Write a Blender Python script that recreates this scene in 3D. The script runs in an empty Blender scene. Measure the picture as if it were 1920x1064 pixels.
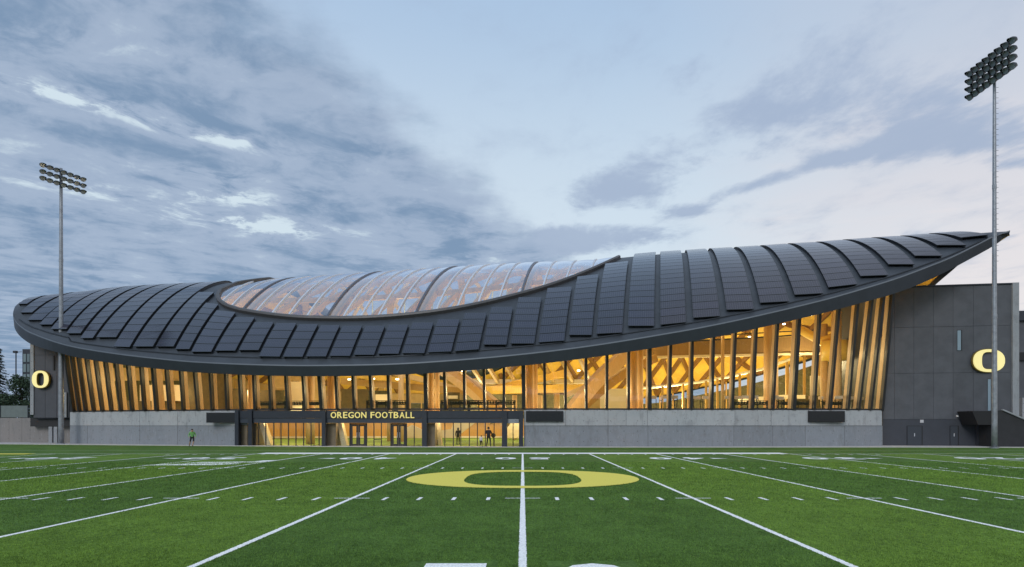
import bpy, bmesh, math, random
import numpy as np
from mathutils import Vector, Matrix
R = math.radians
random.seed(7)
scene = bpy.context.scene
COL = scene.collection
F_PX, VX, HY, HC = 1202.0, 980.0, 798.0, 1.96      # lens in photo pixels, vanishing point, camera height (from the yard lines)

# ------------------------------------------------------------------ camera, sky, sun, exposure
cam = bpy.data.cameras.new('camera'); camo = bpy.data.objects.new('camera', cam); COL.objects.link(camo)
camo.location = (0, 0, HC); camo.rotation_euler = (R(90), 0, 0)
cam.sensor_width = 36; cam.lens = 36*F_PX/1920
cam.shift_x = -20/1920; cam.shift_y = (HY-532)/1920
cam.clip_start = .1; cam.clip_end = 6000
scene.camera = camo
scene.view_settings.view_transform = 'Standard'; scene.view_settings.look = 'None'
scene.view_settings.exposure = 0.08; scene.view_settings.gamma = 1
scene.view_settings.use_curve_mapping = False
try:
    scene.cycles.use_denoising = True
    scene.cycles.max_bounces = 8; scene.cycles.transparent_max_bounces = 24
    scene.cycles.sample_clamp_indirect = 4
except Exception: pass

class NT:
    """small helper to write shader maths"""
    def __init__(s, tree): s.t = tree; s.n = tree.nodes; s.l = tree.links
    def node(s, ty, **kw):
        n = s.n.new(ty)
        for k, v in kw.items(): setattr(n, k, v)
        return n
    def put(s, sock, v):
        if hasattr(v, 'is_output'): s.l.new(v, sock)
        elif v is not None: sock.default_value = v
    def m(s, op, a, b=None, c=None, clamp=False):
        n = s.n.new('ShaderNodeMath'); n.operation = op; n.use_clamp = clamp
        s.put(n.inputs[0], a)
        if b is not None: s.put(n.inputs[1], b)
        if c is not None: s.put(n.inputs[2], c)
        return n.outputs[0]
    def ss(s, x, a, b, lo=0., hi=1.):
        n = s.n.new('ShaderNodeMapRange'); n.interpolation_type = 'SMOOTHSTEP'
        s.put(n.inputs[0], x); n.inputs[1].default_value = a; n.inputs[2].default_value = b
        n.inputs[3].default_value = lo; n.inputs[4].default_value = hi
        return n.outputs[0]
    def mix(s, f, a, b, mode='MIX'):
        n = s.n.new('ShaderNodeMix'); n.data_type = 'RGBA'; n.blend_type = mode
        s.put(n.inputs[0], f)
        s.put(n.inputs[6], a if hasattr(a, 'is_output') else (*a, 1)); s.put(n.inputs[7], b if hasattr(b, 'is_output') else (*b, 1))
        return n.outputs[2]
    def noise(s, vec, scale, detail=4, rough=.55, dist=0.):
        n = s.n.new('ShaderNodeTexNoise'); s.put(n.inputs['Vector'], vec)
        n.inputs['Scale'].default_value = scale; n.inputs['Detail'].default_value = detail
        n.inputs['Roughness'].default_value = rough; n.inputs['Distortion'].default_value = dist
        return n.outputs[0]
    def comb(s, x, y, z=0.):
        n = s.n.new('ShaderNodeCombineXYZ'); s.put(n.inputs[0], x); s.put(n.inputs[1], y); s.put(n.inputs[2], z); return n.outputs[0]

def srgb(r, g, b):
    f = lambda c: (c/255/12.92) if c <= 10 else ((c/255+.055)/1.055)**2.4
    return (f(r), f(g), f(b))

SUN_EL, SUN_AZ = 32, 205           # soft evening light from behind the camera, a little from the left
world = bpy.data.worlds.new('World'); scene.world = world; world.use_nodes = True
def build_world():
    k = NT(world.node_tree); k.n.clear()
    tc = k.node('ShaderNodeTexCoord').outputs['Generated']
    sp = k.node('ShaderNodeSeparateXYZ'); k.l.new(tc, sp.inputs[0]); x, y, z = sp.outputs
    zz = k.m('MAXIMUM', z, .035)
    X = k.m('DIVIDE', x, zz); Y = k.m('DIVIDE', y, zz)             # the flat cloud layer seen from below
    pl = k.comb(X, Y)
    # bank edge: clouds on one side of a line across the layer
    w1 = k.m('SUBTRACT', k.noise(pl, 1.1, 6, .6), .5)
    w2 = k.m('SUBTRACT', k.noise(pl, 4.5, 6, .62), .5)
    s = k.m('SUBTRACT', k.m('MULTIPLY', k.m('ADD', X, .50), .94), k.m('MULTIPLY', k.m('SUBTRACT', Y, 1.855), .336))
    s = k.m('ADD', s, k.m('ADD', k.m('MULTIPLY', w1, .55), k.m('MULTIPLY', w2, .26)))
    bank = k.ss(s, .13, -.17)
    # streaks inside the bank: run along (.76,.65)
    ux = k.m('ADD', k.m('MULTIPLY', X, .76), k.m('MULTIPLY', Y, .65))
    uy = k.m('SUBTRACT', k.m('MULTIPLY', Y, .76), k.m('MULTIPLY', X, .65))
    wx = k.m('MULTIPLY', k.m('SUBTRACT', k.noise(k.comb(X, Y, 21.), 1.6, 3, .5), .5), .55)
    wy = k.m('MULTIPLY', k.m('SUBTRACT', k.noise(k.comb(X, Y, 33.), 2.2, 4, .55), .5), .38)
    st = k.comb(k.m('ADD', k.m('MULTIPLY', ux, 1.15), wx), k.m('ADD', k.m('MULTIPLY', uy, 1.3), wy), 5.3)
    n1 = k.noise(st, 1.5, 6, .58, .1)
    n2 = k.noise(st, 4.2, 9, .66, .1)
    n3 = k.noise(k.comb(k.m('DIVIDE', x, k.m('MAXIMUM', y, .2)), k.m('DIVIDE', z, k.m('MAXIMUM', k.m('ABSOLUTE', y), .2)), 7.7), 5.5, 8, .58, .2)
    shade = k.m('ADD', k.m('MULTIPLY', n1, .62), k.m('MULTIPLY', n2, .38))
    def blob(cx, cy, ang, rx, ry, pw=1.):
        ca, sa = math.cos(ang), math.sin(ang)
        dx = k.m('SUBTRACT', X, cx); dy = k.m('SUBTRACT', Y, cy)
        a = k.m('DIVIDE', k.m('ADD', k.m('MULTIPLY', dx, ca), k.m('MULTIPLY', dy, sa)), rx)
        b = k.m('DIVIDE', k.m('SUBTRACT', k.m('MULTIPLY', dy, ca), k.m('MULTIPLY', dx, sa)), ry)
        r2 = k.m('ADD', k.m('MULTIPLY', a, a), k.m('MULTIPLY', b, b))
        return k.m('MULTIPLY', k.m('POWER', 2.718, k.m('MULTIPLY', r2, -1.)), pw)
    def many(l):
        o = None
        for b in l:
            v = blob(*b); o = v if o is None else k.m('ADD', o, v)
        return o
    # thin bright gaps in the bank
    gaps = many([(-1.33, 2.00, .70, .32, .085, .85), (-1.05, 2.24, .45, .22, .07, .7), (-1.75, 1.75, .7, .30, .10, .6),
                 (-1.75, 2.75, .5, .45, .16, .5), (-1.30, 2.55, .4, .28, .09, .55), (-1.38, 3.15, .25, .5, .11, .6), (-1.27, 2.8, .4, .3, .10, .4),
                 (-1.24, 2.80, .1, .2, .10, .35), (-1.18, 1.66, .5, .16, .05, .3), (-.92, 1.73, .5, .18, .05, .3), (-1.28, 3.3, .1, .25, .13, .5),
                 (-.62, 4.2, 0, .5, .2, .25), (-.3, 3.9, 0, .3, .15, .3), (-2.6, 6.1, 0, .9, .5, .5), (-1.5, 1.5, .6, .2, .06, .3)])
    br = k.m('ADD', k.m('MULTIPLY', k.m('SUBTRACT', shade, .5), 1.35), k.m('MULTIPLY', k.m('MULTIPLY', gaps, k.ss(n2, .28, .62)), .40))
    br = k.m('ADD', br, k.m('MULTIPLY', k.m('SUBTRACT', n3, .5), .55))
    cloudc = k.mix(k.ss(br, -.16, .11), srgb(122, 147, 176), srgb(160, 177, 200))
    cloudc = k.mix(k.ss(br, .11, .34), cloudc, srgb(206, 222, 232))
    # clear sky: bluer up high, paler low, pinkish to the right
    nrm = k.m('SQRT', k.m('ADD', k.m('MULTIPLY', x, x), k.m('MULTIPLY', y, y)))
    el = k.m('DIVIDE', z, k.m('MAXIMUM', nrm, .01)); az = k.m('DIVIDE', x, k.m('MAXIMUM', nrm, .01))
    clear = k.mix(k.ss(el, .24, .72), srgb(206, 221, 233), srgb(168, 193, 221))
    right = k.ss(k.m('ADD', az, k.m('MULTIPLY', w1, .35)), .12, .62)
    pink = k.mix(k.ss(el, .12, .6), srgb(228, 223, 224), srgb(188, 199, 216))
    clear = k.mix(right, clear, pink)
    # loose clouds on the clear side
    nn = k.noise(k.comb(k.m('MULTIPLY', X, 1.5), Y, 11.), 2.1, 8, .62, .2)
    wisps = many([(1.04, 2.58, -.876, .40, .10, 1.15), (.45, 2.66, -.5, .22, .20, .8), (.63, 2.25, .9, .12, .3, .5), (.76, 3.0, 0, .12, .10, .75),
                  (.30, 3.35, 0, .30, .2, .8), (.06, 3.7, 0, .35, .35, .9), (.55, 3.5, 0, .3, .25, .5), (.52, 3.25, .2, .2, .08, .4), (1.2, 1.95, .3, .8, .25, .42), (1.55, 2.2, .2, .45, .2, .35),
                  (1.25, 2.35, -.1, .6, .10, .35), (.62, 2.02, .9, .35, .14, .32), (.95, 2.15, .1, .5, .3, .22), (.35, 2.9, -.3, .22, .18, .55), (1.9, 2.45, .0, .25, .09, .7), (2.3, 3.4, 0, .5, .12, .5), (.75, 1.6, .9, .5, .2, .22), (3.2, 5.5, 0, 1.2, .4, .6)])
    ws = k.m('ADD', wisps, k.m('MULTIPLY', k.m('SUBTRACT', nn, .5), 2.5))
    ws = k.m('ADD', ws, k.m('MULTIPLY', w2, .5))
    wcov = k.ss(ws, .26, .95, 0., .85)
    thin = k.ss(nn, .45, .72, 0., .28)
    wc = k.mix(k.ss(el, .1, .6), srgb(156, 172, 196), srgb(160, 177, 203))
    open_ = k.mix(thin, clear, wc)
    # warm rims on the low right
    glow = k.m('MULTIPLY', right, k.ss(k.noise(k.comb(X, k.m('MULTIPLY', Y, 1.6), 4.), 1.7, 6, .6), .55, .75, 0., .5))
    open_ = k.mix(k.m('MULTIPLY', glow, k.ss(el, .6, .25)), open_, srgb(232, 222, 222))
    open_ = k.mix(wcov, open_, wc)
    col = k.mix(bank, open_, cloudc)
    hor = k.ss(el, .13, .0)
    col = k.mix(k.m('MULTIPLY', hor, .6), col, k.mix(right, srgb(150, 168, 195), srgb(214, 214, 222)))
    col = k.mix(k.ss(z, -.0, -.1), col, (.12, .13, .12))
    sky = k.node('ShaderNodeTexSky', sky_type='NISHITA', sun_disc=False)
    sky.sun_elevation = R(SUN_EL); sky.sun_rotation = R(SUN_AZ)
    b1 = k.node('ShaderNodeBackground'); k.l.new(sky.outputs[0], b1.inputs[0]); b1.inputs[1].default_value = .004
    b2 = k.node('ShaderNodeBackground'); k.l.new(col, b2.inputs[0]); b2.inputs[1].default_value = .97
    ad = k.node('ShaderNodeAddShader'); k.l.new(b1.outputs[0], ad.inputs[0]); k.l.new(b2.outputs[0], ad.inputs[1])
    o = k.node('ShaderNodeOutputWorld'); k.l.new(ad.outputs[0], o.inputs[0])
build_world()
sl = bpy.data.lights.new('sun', 'SUN'); sl.energy = 1.25; sl.angle = R(25); sl.color = (1, .96, .92)
so = bpy.data.objects.new('sun', sl); COL.objects.link(so)
_sd = Vector((math.sin(R(SUN_AZ))*math.cos(R(SUN_EL)), math.cos(R(SUN_AZ))*math.cos(R(SUN_EL)), math.sin(R(SUN_EL))))
so.rotation_euler = _sd.to_track_quat('Z', 'Y').to_euler()

# ------------------------------------------------------------------ materials
MATS = {}
def mat(name, color, rough=.6, metal=0., var=.0, vscale=2., bump=0., bscale=20., spec=.5, fn=None, objvar=0.):
    if name in MATS: return MATS[name]
    m = bpy.data.materials.new(name); m.use_nodes = True; MATS[name] = m
    k = NT(m.node_tree); b = k.n['Principled BSDF']
    b.inputs['Roughness'].default_value = rough; b.inputs['Metallic'].default_value = metal
    b.inputs['Specular IOR Level'].default_value = spec
    tc = k.node('ShaderNodeTexCoord').outputs['Object']
    c = k.node('ShaderNodeRGB').outputs[0]; c.default_value = (*color, 1)
    if var:
        n = k.noise(tc, vscale, 5, .6)
        c = k.mix(1., c, k.mix(k.ss(n, .25, .75), (1-var,)*3, (1+var,)*3), 'MULTIPLY')
    if objvar:
        oi = k.node('ShaderNodeObjectInfo').outputs['Random']
        c = k.mix(1., c, k.mix(oi, (1-objvar,)*3, (1+objvar,)*3), 'MULTIPLY')
    if fn: c = fn(k, tc, c, b) or c
    k.l.new(c, b.inputs['Base Color'])
    if bump:
        bn = k.node('ShaderNodeBump'); bn.inputs['Strength'].default_value = bump; bn.inputs['Distance'].default_value = .02
        k.l.new(k.noise(tc, bscale, 6, .6), bn.inputs['Height']); k.l.new(bn.outputs[0], b.inputs['Normal'])
    return m

def turf_fn(k, tc, c, b):
    mp = k.node('ShaderNodeMapping'); k.l.new(tc, mp.inputs[0]); mp.inputs['Scale'].default_value = (1, .55, 1)
    n1 = k.noise(mp.outputs[0], 55, 3, .7); n2 = k.noise(mp.outputs[0], 9, 4, .65); n3 = k.noise(tc, .5, 3, .5)
    n4 = k.noise(mp.outputs[0], 2.3, 3, .6)
    n5 = k.noise(mp.outputs[0], 22, 3, .7); v = k.m('ADD', k.m('ADD', k.m('MULTIPLY', n1, .5), k.m('MULTIPLY', n5, .5)), k.m('ADD', k.m('MULTIPLY', n2, .55), k.m('ADD', k.m('MULTIPLY', n3, .35), k.m('MULTIPLY', n4, .3))))
    f = k.ss(v, .75, 1.5)
    c2 = k.mix(1., c, k.mix(f, (.30, .36, .3), (1.65, 1.6, 1.6)), 'MULTIPLY')
    bn = k.node('ShaderNodeBump'); bn.inputs['Strength'].default_value = .7; bn.inputs['Distance'].default_value = .05
    k.l.new(n5, bn.inputs['Height']); k.l.new(bn.outputs[0], b.inputs['Normal'])
    return c2
def conc_fn(k, tc, c, b):
    mp = k.node('ShaderNodeMapping'); k.l.new(tc, mp.inputs[0]); mp.inputs['Scale'].default_value = (1.6, 1.6, .35)
    st = k.noise(mp.outputs[0], 1.6, 6, .65); sp = k.noise(tc, 9, 2, .5); big = k.noise(tc, .25, 3, .5)
    c = k.mix(k.ss(st, .50, .78, 0, .5), c, (.14, .137, .135)); c = k.mix(k.ss(k.noise(mp.outputs[0], 5, 4, .6), .55, .75, 0, .25), c, (.5, .52, .55))
    c = k.mix(k.ss(sp, .66, .72, 0, .6), c, (.09, .085, .08)); c = k.mix(k.ss(k.noise(tc, 1.1, 5, .65), .5, .72, 0, .35), c, (.17, .17, .18))
    sx = k.node('ShaderNodeSeparateXYZ'); k.l.new(tc, sx.inputs[0])
    gx = k.m('ABSOLUTE', k.m('SUBTRACT', k.m('FRACT', k.m('MULTIPLY', sx.outputs[0], .8)), .5)); gz = k.m('ABSOLUTE', k.m('SUBTRACT', k.m('FRACT', k.m('MULTIPLY', sx.outputs[2], 1.05)), .5))
    c = k.mix(k.m('MULTIPLY', k.m('LESS_THAN', gx, .035), k.m('MULTIPLY', k.m('LESS_THAN', gz, .045), .6)), c, (.07, .07, .07))
    c = k.mix(1., c, k.mix(big, (.80, .86, .88), (1.12, 1.1, 1.08)), 'MULTIPLY')
    return c
def wood_fn(k, tc, c, b):
    mp = k.node('ShaderNodeMapping'); k.l.new(tc, mp.inputs[0]); mp.inputs['Scale'].default_value = (3, 3, .5)
    n = k.noise(mp.outputs[0], 3, 5, .6, .4)
    return k.mix(1., c, k.mix(n, (.72, .66, .6), (1.25, 1.22, 1.15)), 'MULTIPLY')
def solar_fn(k, tc, c, b):
    uv = k.node('ShaderNodeUVMap').outputs[0]; sp = k.node('ShaderNodeSeparateXYZ'); k.l.new(uv, sp.inputs[0])
    u, v = sp.outputs[0], sp.outputs[1]
    fu = k.m('ABSOLUTE', k.m('SUBTRACT', k.m('FRACT', k.m('MULTIPLY', u, 12.)), .5))
    fv = k.m('ABSOLUTE', k.m('SUBTRACT', k.m('FRACT', k.m('MULTIPLY', v, 2.)), .5))
    line = k.m('MAXIMUM', k.ss(fu, .41, .47), k.ss(fv, .47, .49, 0, .5))
    eu = k.m('ABSOLUTE', k.m('SUBTRACT', u, .5)); ev = k.m('ABSOLUTE', k.m('SUBTRACT', v, .5))
    edge = k.m('MAXIMUM', k.ss(eu, .485, .49), k.ss(ev, .455, .465))
    c = k.mix(k.m('MULTIPLY', line, .8), c, (.075, .08, .10))
    return k.mix(edge, c, (.03, .033, .04))
TURF_D = mat('turf_dark', (.086, .168, .034), .9, fn=turf_fn, spec=.15)
TURF_L = mat('turf_light', (.125, .222, .034), .9, fn=turf_fn, spec=.15)
PAINT = mat('field_paint', (.90, .92, .92), .85, var=.22, vscale=28, bump=.5, bscale=90, spec=.2)
PAINTY = mat('field_paint_yellow', (.78, .69, .13), .85, var=.10, vscale=40, bump=.4, bscale=80, spec=.2)
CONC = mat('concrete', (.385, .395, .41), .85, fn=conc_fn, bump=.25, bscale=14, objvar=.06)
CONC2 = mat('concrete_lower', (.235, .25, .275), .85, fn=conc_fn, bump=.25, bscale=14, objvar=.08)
PAVE = mat('pavement', (.44, .43, .43), .9, var=.12, vscale=1.5, bump=.2)
DECK = mat('roof_membrane', (.040, .048, .059), .5, var=.18, vscale=.6, bump=.1, bscale=6)
FASC = mat('fascia_metal', (.034, .041, .052), .42, metal=.3, var=.10, vscale=.8)
LIP = mat('edge_trim', (.17, .19, .22), .4, metal=.4)
SOLAR = mat('solar_glass', (.013, .013, .028), .15, fn=solar_fn, spec=.75, objvar=.25)
SOLAR.node_tree.nodes['Principled BSDF'].inputs['Coat Weight'].default_value = .2; SOLAR.node_tree.nodes['Principled BSDF'].inputs['Coat Roughness'].default_value = .12
SIDE = mat('panel_frame', (.02, .022, .027), .5)
STEEL = mat('dark_steel', (.030, .036, .048), .45, metal=.3, var=.1, vscale=2)
CAP = mat('bronze_cap', (.030, .030, .032), .45, metal=.2)
WOOD = mat('timber', (.58, .43, .25), .55, fn=wood_fn)
CEILW = mat('timber_ceiling', (.76, .49, .085), .6, fn=wood_fn, var=.2, vscale=.5)
BEAMW = mat('timber_beam', (.46, .285, .085), .6, fn=wood_fn)
PALE = mat('pale_wall', (.75, .66, .48), .7, var=.06, vscale=.7)
OLIVE = mat('olive_wall', (.085, .075, .035), .8, var=.35, vscale=2.5)
BLACK = mat('black', (.012, .012, .014), .6)
PANEL = mat('cladding_panel', (.076, .081, .094), .55, var=.16, vscale=.9, objvar=.05)
PANEL2 = mat('cladding_dark', (.040, .045, .058), .6, var=.1, vscale=.9)
GREYC = mat('grey_column', (.30, .31, .33), .8, fn=conc_fn)
YEL = mat('sign_yellow', (.86, .74, .24), .45)
GALV = mat('galvanised_steel', (.27, .29, .32), .42, metal=.35, var=.22, vscale=3)
POLE_D = mat('pole_upper', (.105, .115, .135), .45, metal=.35, var=.2, vscale=3)
LAMPM = mat('floodlight_housing', (.035, .042, .048), .4, metal=.3)
ALU = mat('aluminium', (.62, .65, .70), .35, metal=.4)
BARK = mat('bark', (.06, .045, .035), .9)
LEAFM = mat('leaves', (.030, .060, .028), .8, var=.6, vscale=3, objvar=.2)
CONI = mat('needles', (.018, .035, .022), .8, var=.5, vscale=3)
EMW = bpy.data.materials.new('lamp_glow'); EMW.use_nodes = True
_b = EMW.node_tree.nodes['Principled BSDF']; _b.inputs['Emission Color'].default_value = (1, .82, .5, 1); _b.inputs['Emission Strength'].default_value = 12

def glass_mat(name, tint, spec=1., refl=1.):
    m = bpy.data.materials.new(name); m.use_nodes = True; k = NT(m.node_tree); k.n.clear()
    t = k.node('ShaderNodeBsdfTransparent'); t.inputs[0].default_value = (*tint, 1)
    g = k.node('ShaderNodeBsdfGlossy'); g.inputs['Roughness'].default_value = .02; g.inputs[0].default_value = (refl, refl, refl, 1)
    fr = k.node('ShaderNodeFresnel'); k.l.new(k.m('SUBTRACT', 1.5, k.m('MULTIPLY', k.node('ShaderNodeNewGeometry').outputs['Backfacing'], 1.5-1/1.5)), fr.inputs[0])
    f = k.m('MULTIPLY', fr.outputs[0], spec, clamp=True)
    mx = k.node('ShaderNodeMixShader'); k.l.new(f, mx.inputs[0]); k.l.new(t.outputs[0], mx.inputs[1]); k.l.new(g.outputs[0], mx.inputs[2])
    o = k.node('ShaderNodeOutputMaterial'); k.l.new(mx.outputs[0], o.inputs[0]); return m
GLASS = glass_mat('window_glass', (.90, .92, .90), 1.3)
def etfe_mat():
    m = bpy.data.materials.new('skylight_foil'); m.use_nodes = True; k = NT(m.node_tree); k.n.clear()
    tc = k.node('ShaderNodeTexCoord').outputs['Object']
    t = k.node('ShaderNodeBsdfTransparent'); t.inputs[0].default_value = (.90, .92, .97, 1)
    g = k.node('ShaderNodeBsdfGlossy'); g.inputs['Roughness'].default_value = .04; g.inputs[0].default_value = (.9, .93, 1, 1)
    d = k.node('ShaderNodeBsdfDiffuse'); d.inputs[0].default_value = (.62, .72, .98, 1)
    fr = k.node('ShaderNodeFresnel'); k.l.new(k.m('SUBTRACT', 1.6, k.m('MULTIPLY', k.node('ShaderNodeNewGeometry').outputs['Backfacing'], 1.6-1/1.6)), fr.inputs[0])
    m1 = k.node('ShaderNodeMixShader'); k.l.new(k.m('ADD', .05, k.m('MULTIPLY', k.noise(tc, .35, 4, .6), .16)), m1.inputs[0]); k.l.new(t.outputs[0], m1.inputs[1]); k.l.new(d.outputs[0], m1.inputs[2])
    m2 = k.node('ShaderNodeMixShader'); k.l.new(k.m('MULTIPLY', fr.outputs[0], 1.7, clamp=True), m2.inputs[0]); k.l.new(m1.outputs[0], m2.inputs[1]); k.l.new(g.outputs[0], m2.inputs[2])
    o = k.node('ShaderNodeOutputMaterial'); k.l.new(m2.outputs[0], o.inputs[0]); return m
ETFE = etfe_mat()

# ------------------------------------------------------------------ helpers
def P(px, py, Y): return Vector(((px-VX)/F_PX*Y, Y, HC+(HY-py)/F_PX*Y))
def proj(v): return (VX+F_PX*v[0]/v[1], HY-F_PX*(v[2]-HC)/v[1])
class MB:
    def __init__(s): s.v = []; s.f = []; s.uv = {}; s.mi = []
    def add(s, vs, fs, mi=0):
        n = len(s.v); s.v += [tuple(v) for v in vs]; s.f += [tuple(n+i for i in f) for f in fs]; s.mi += [mi]*len(fs); return s
    def box(s, a, b, mi=0):
        x0, y0, z0 = a; x1, y1, z1 = b
        return s.add([(x0,y0,z0),(x1,y0,z0),(x1,y1,z0),(x0,y1,z0),(x0,y0,z1),(x1,y0,z1),(x1,y1,z1),(x0,y1,z1)],
                     [(0,3,2,1),(4,5,6,7),(0,1,5,4),(1,2,6,5),(2,3,7,6),(3,0,4,7)], mi)
    def hexa(s, lo, hi, mi=0):   # four lower + four upper points, both ccw seen from above
        return s.add(list(lo)+list(hi), [(0,3,2,1),(4,5,6,7),(0,1,5,4),(1,2,6,5),(2,3,7,6),(3,0,4,7)], mi)
    def beam(s, p0, p1, w, h, up=(0,0,1), mi=0, off=(0,0)):
        p0, p1 = Vector(p0), Vector(p1); d = (p1-p0).normalized(); up = Vector(up)
        sx = d.cross(up); sx = sx.normalized() if sx.length > 1e-5 else Vector((1,0,0)); uy = sx.cross(d).normalized()
        c = [sx*(off[0]+a*w/2)+uy*(off[1]+b*h/2) for a, b in ((-1,-1),(1,-1),(1,1),(-1,1))]
        return s.hexa([p0+q for q in c], [p1+q for q in c], mi)
    def tube(s, pts, rad, n=8, mi=0, caps=True):
        pts = [Vector(p) for p in pts]; rad = rad if isinstance(rad, (list, tuple)) else [rad]*len(pts)
        base = len(s.v); prev = None
        for i, p in enumerate(pts):
            d = (pts[min(i+1, len(pts)-1)]-pts[max(i-1, 0)]).normalized()
            a = prev if prev is not None else (Vector((0,0,1)) if abs(d.z) < .9 else Vector((1,0,0)))
            x = (a - d*a.dot(d)).normalized(); prev = x; y = d.cross(x)
            for j in range(n):
                t = 2*math.pi*j/n; s.v.append(tuple(p+(x*math.cos(t)+y*math.sin(t))*rad[i]))
        for i in range(len(pts)-1):
            for j in range(n):
                a = base+i*n+j; b = base+i*n+(j+1) % n; s.f.append((a, b, b+n, a+n)); s.mi.append(mi)
        if caps:
            s.f.append(tuple(base+j for j in range(n))[::-1]); s.mi.append(mi)
            s.f.append(tuple(base+(len(pts)-1)*n+j for j in range(n))); s.mi.append(mi)
        return s
    def sweep(s, pts, prof, closed=False, up=None, mi=0):
        """sweep a rectangular profile [(side, up)...] along a line"""
        pts = [Vector(p) for p in pts]; n = len(pts); m = len(prof); base = len(s.v)
        for i, p in enumerate(pts):
            a = pts[(i-1) % n] if closed or i > 0 else p; b = pts[(i+1) % n] if closed or i < n-1 else p
            d = (b-a).normalized(); u = Vector(up[i]) if up else Vector((0,0,1)); sx = d.cross(u).normalized(); uy = sx.cross(d)
            for q in prof: s.v.append(tuple(p+sx*q[0]+uy*q[1]))
        for i in range(n if closed else n-1):
            for j in range(m):
                a = base+i*m+j; b = base+i*m+(j+1) % m; c = base+((i+1) % n)*m+(j+1) % m; d = base+((i+1) % n)*m+j
                s.f.append((a, b, c, d)); s.mi.append(mi)
        if not closed:
            s.f.append(tuple(base+j for j in range(m))[::-1]); s.mi.append(mi); s.f.append(tuple(base+(n-1)*m+j for j in range(m))); s.mi.append(mi)
        return s
    def mesh(s, name, mats):
        me = bpy.data.meshes.new(name); me.from_pydata(s.v, [], s.f)
        for m in (mats if isinstance(mats, (list, tuple)) else [mats]): me.materials.append(m)
        if any(s.mi): me.polygons.foreach_set('material_index', s.mi)
        return me
    def build(s, name, mats, parent=None, smooth=False, fix=True, kind=None, label=None):
        me = s.mesh(name, mats)
        if fix:
            bm = bmesh.new(); bm.from_mesh(me); bmesh.ops.recalc_face_normals(bm, faces=bm.faces); bm.to_mesh(me); bm.free()
        if smooth: me.polygons.foreach_set('use_smooth', [True]*len(me.polygons))
        o = link(name, me, parent)
        if kind: o['kind'] = kind
        if label: o['label'] = label
        return o
def link(name, me, parent=None):
    o = bpy.data.objects.new(name, me); COL.objects.link(o)
    if parent is not None:
        o.parent = parent
        root = parent
        if parent.type == 'EMPTY': o.matrix_parent_inverse = Matrix.Translation(-parent.location)
    return o
def tag(o, label, cat, group=None):
    o['label'] = label; o['category'] = cat
    if group: o['group'] = group
    return o
def thing(name, loc, label, cat, group=None):
    o = bpy.data.objects.new(name, None); COL.objects.link(o); o.location = loc; o.empty_display_size = .3
    return tag(o, label, cat, group)
def struct(name, mb, m, **kw): return mb.build(name, m, None, kind='structure', **kw)
def sheet(name, pts, z, m):
    return struct(name, MB().add([(x, y, z) for x, y in pts], [tuple(range(len(pts)))]), m, fix=False)

def spl(xs, ys, x):
    """smooth (Catmull-Rom) interpolation of a table, clamped"""
    xs = np.asarray(xs, float); ys = np.asarray(ys, float)
    x = np.clip(x, xs[0], xs[-1]); i = int(np.clip(np.searchsorted(xs, x)-1, 0, len(xs)-2))
    h = np.diff(xs); dl = np.diff(ys)/h
    def tan(j):
        if j == 0: return dl[0]
        if j == len(xs)-1: return dl[-1]
        a, b = dl[j-1], dl[j]
        if a*b <= 0: return 0.
        return 2*a*b/(a+b) if min(abs(a), abs(b))*3 < max(abs(a), abs(b)) else (a*h[j]+b*h[j-1])/(h[j]+h[j-1])
    t = (x-xs[i])/h[i]; m0, m1 = tan(i), tan(i+1)
    return float((2*t**3-3*t**2+1)*ys[i]+(t**3-2*t**2+t)*h[i]*m0+(-2*t**3+3*t**2)*ys[i+1]+(t**3-t**2)*h[i]*m1)

# ------------------------------------------------------------------ ground, field and its paint
YD = 4.572
sheet('ground', [(-900, -200), (900, -200), (900, 2500), (-900, 2500)], -.03, mat('far_ground', (.10, .11, .08), .95, var=.2, vscale=.05))
def wallY(px): return spl([100, 131, 200, 300, 450, 700, 980, 1300, 1500, 1654, 1700, 1920], [70.2, 69.3, 67.3, 64.9, 62.1, 60.1, 59.1, 59.4, 60.2, 61.3, 62.2, 61.0], px)
def edgeY(px): return spl([-400, 0, 110, 200, 300, 450, 700, 980, 1300, 1500, 1654, 1900, 2300], [71, 66.6, 65.0, 63.6, 62.2, 60.3, 57.9, 56.9, 56.8, 57.0, 57.0, 56.2, 55], px)
EDGE = [P(px, HY, edgeY(px)) for px in range(-400, 2301, 50)]
sheet('turf', [(-60, -12), (60, -12)] + [(e.x, e.y) for e in EDGE[::-1]], 0, TURF_D)
struct('pavement', MB().add([(e.x, e.y, .012) for e in EDGE]+[(e.x, e.y+22, .012) for e in EDGE],
       [(i, i+1, i+1+len(EDGE), i+len(EDGE)) for i in range(len(EDGE)-1)]), PAVE, fix=False)
kb = MB(); kb.sweep([(e.x, e.y, .0) for e in EDGE], [(-.07, 0), (.07, 0), (.07, .06), (-.07, .06)]); struct('kerb', kb, mat('kerb_stone', (.50, .49, .48), .8, var=.1))
SIDE_Y = 43.9
for s in (-1, 1):
    for k in (1, 3, 5, 7, 9):
        x0, x1 = s*k*YD, s*(k+1)*YD
        sheet('turf_band', [(min(x0, x1), -12), (max(x0, x1), -12), (max(x0, x1), SIDE_Y+.05), (min(x0, x1), SIDE_Y+.05)], .004, TURF_L)
def ragged(x0, x1, y0, y1, step=.035, amp=.009):
    """a painted bar running in Y whose edges follow the blades"""
    n = max(1, int((y1-y0)/step)); mb = MB(); vs = []
    for i in range(n+1):
        y = y0+(y1-y0)*i/n; vs += [(x0+random.uniform(-amp, amp), y, .008), (x1+random.uniform(-amp, amp), y, .008)]
    return mb.add(vs, [(2*i, 2*i+1, 2*i+3, 2*i+2) for i in range(n)])
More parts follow.
